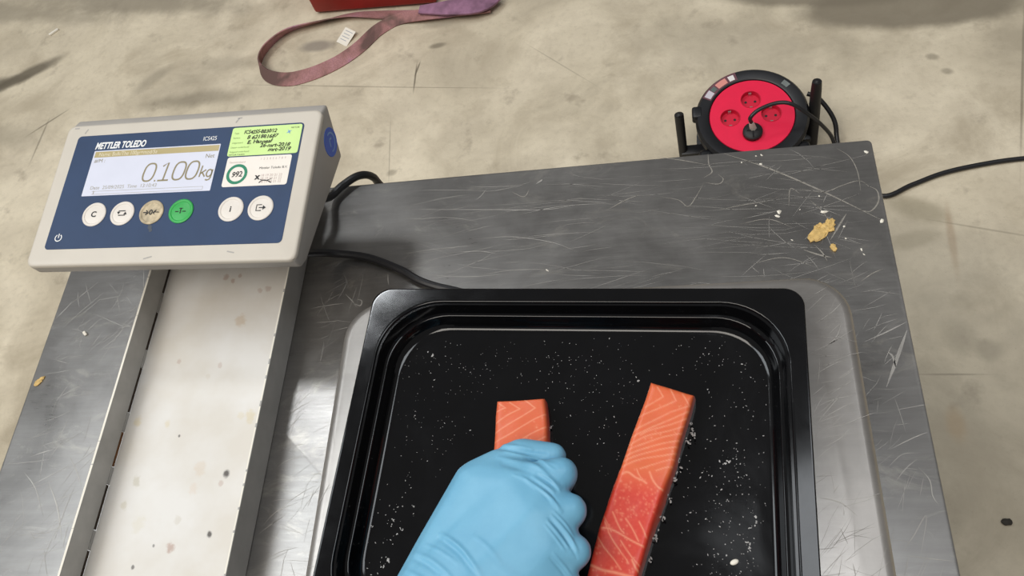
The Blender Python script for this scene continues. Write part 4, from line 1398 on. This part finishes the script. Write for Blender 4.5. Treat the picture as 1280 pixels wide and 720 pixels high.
bm = bmesh.new()
P = [fp(612, 12), fp(575, 16), fp(540, 19), fp(480, 20), fp(440, 22), fp(400, 32), fp(362, 44), fp(336, 66), fp(328, 86), fp(338, 100), fp(362, 103), fp(392, 95), fp(424, 80), fp(450, 62), fp(474, 40), fp(500, 26), fp(530, 20, .012), fp(570, 15, .012), fp(614, 10, .012)]
band(bm, P, [.036] * 19, [20, 10, 0, 10, 30, 45, 55, 70, 75, 55, 35, 25, 20, 20, 20, 15, 10, 10, 10])
link('webbing', bm, M_SLING, sling, smooth=40)
bm = bmesh.new()
P = [fp(525, 14, .022), fp(560, 13, .024), fp(590, 11, .024), fp(608, 6, .022), fp(620, -4, .018)]
band(bm, P, [.024, .042, .046, .042, .04], [10, 15, 15, 10, 0], .006)
link('protective_sleeve', bm, M_SLINGV, sling, smooth=40, label='violet sleeve where the webbing is doubled')
bm = bmesh.new()
a = fp(433, 49)
for k in range(2):
    box(bm, -.018, .018, -.024, .024, .003 + .0006 * k, .0035 + .0006 * k)
tg = link('tag', bm, M_CHIP, sling, (a[0] + .002, a[1] + .002, .004), smooth=0, label='white sewn-in tag')
tg.rotation_euler = (.25, .12, -.55)
bm = bmesh.new()
for k in range(4):
    ribbon(bm, [(-.012, .016 - .009 * k, .0043), (.012 - .004 * (k % 2), .016 - .009 * k, .0043)], .0022)
link('print', bm, mat('tag_print', (176, 176, 180), .6), tg, smooth=0)

# ------------------------------------------------------------------ litter on the floor
q = at(68, 41, 0)
bm = bmesh.new()
box(bm, -.016, .016, -.004, .004, 0, .006, .0015)
o = link('plastic_chip', bm, M_CHIP, loc=(q[0], q[1], 0))
o.rotation_euler = (0, 0, .75)
tag(o, 'thin white sliver on the concrete floor at the upper left', 'chip')
q = at(1258, 653, 0)
bm = bmesh.new()
bmesh.ops.create_icosphere(bm, subdivisions=2, radius=1, matrix=Matrix.Translation((0, 0, .003)) @ Matrix.Diagonal((.0085, .006, .004, 1)))
for v_ in bm.verts:
    v_.co *= 1 + .12 * math.sin(v_.co.x * 700 + 1) * math.cos(v_.co.y * 600)
    v_.co.z = max(v_.co.z, 0)
tag(link('stone', bm, M_STONE, loc=(q[0], q[1], 0)), 'small dark stone on the floor right of the table', 'stone')
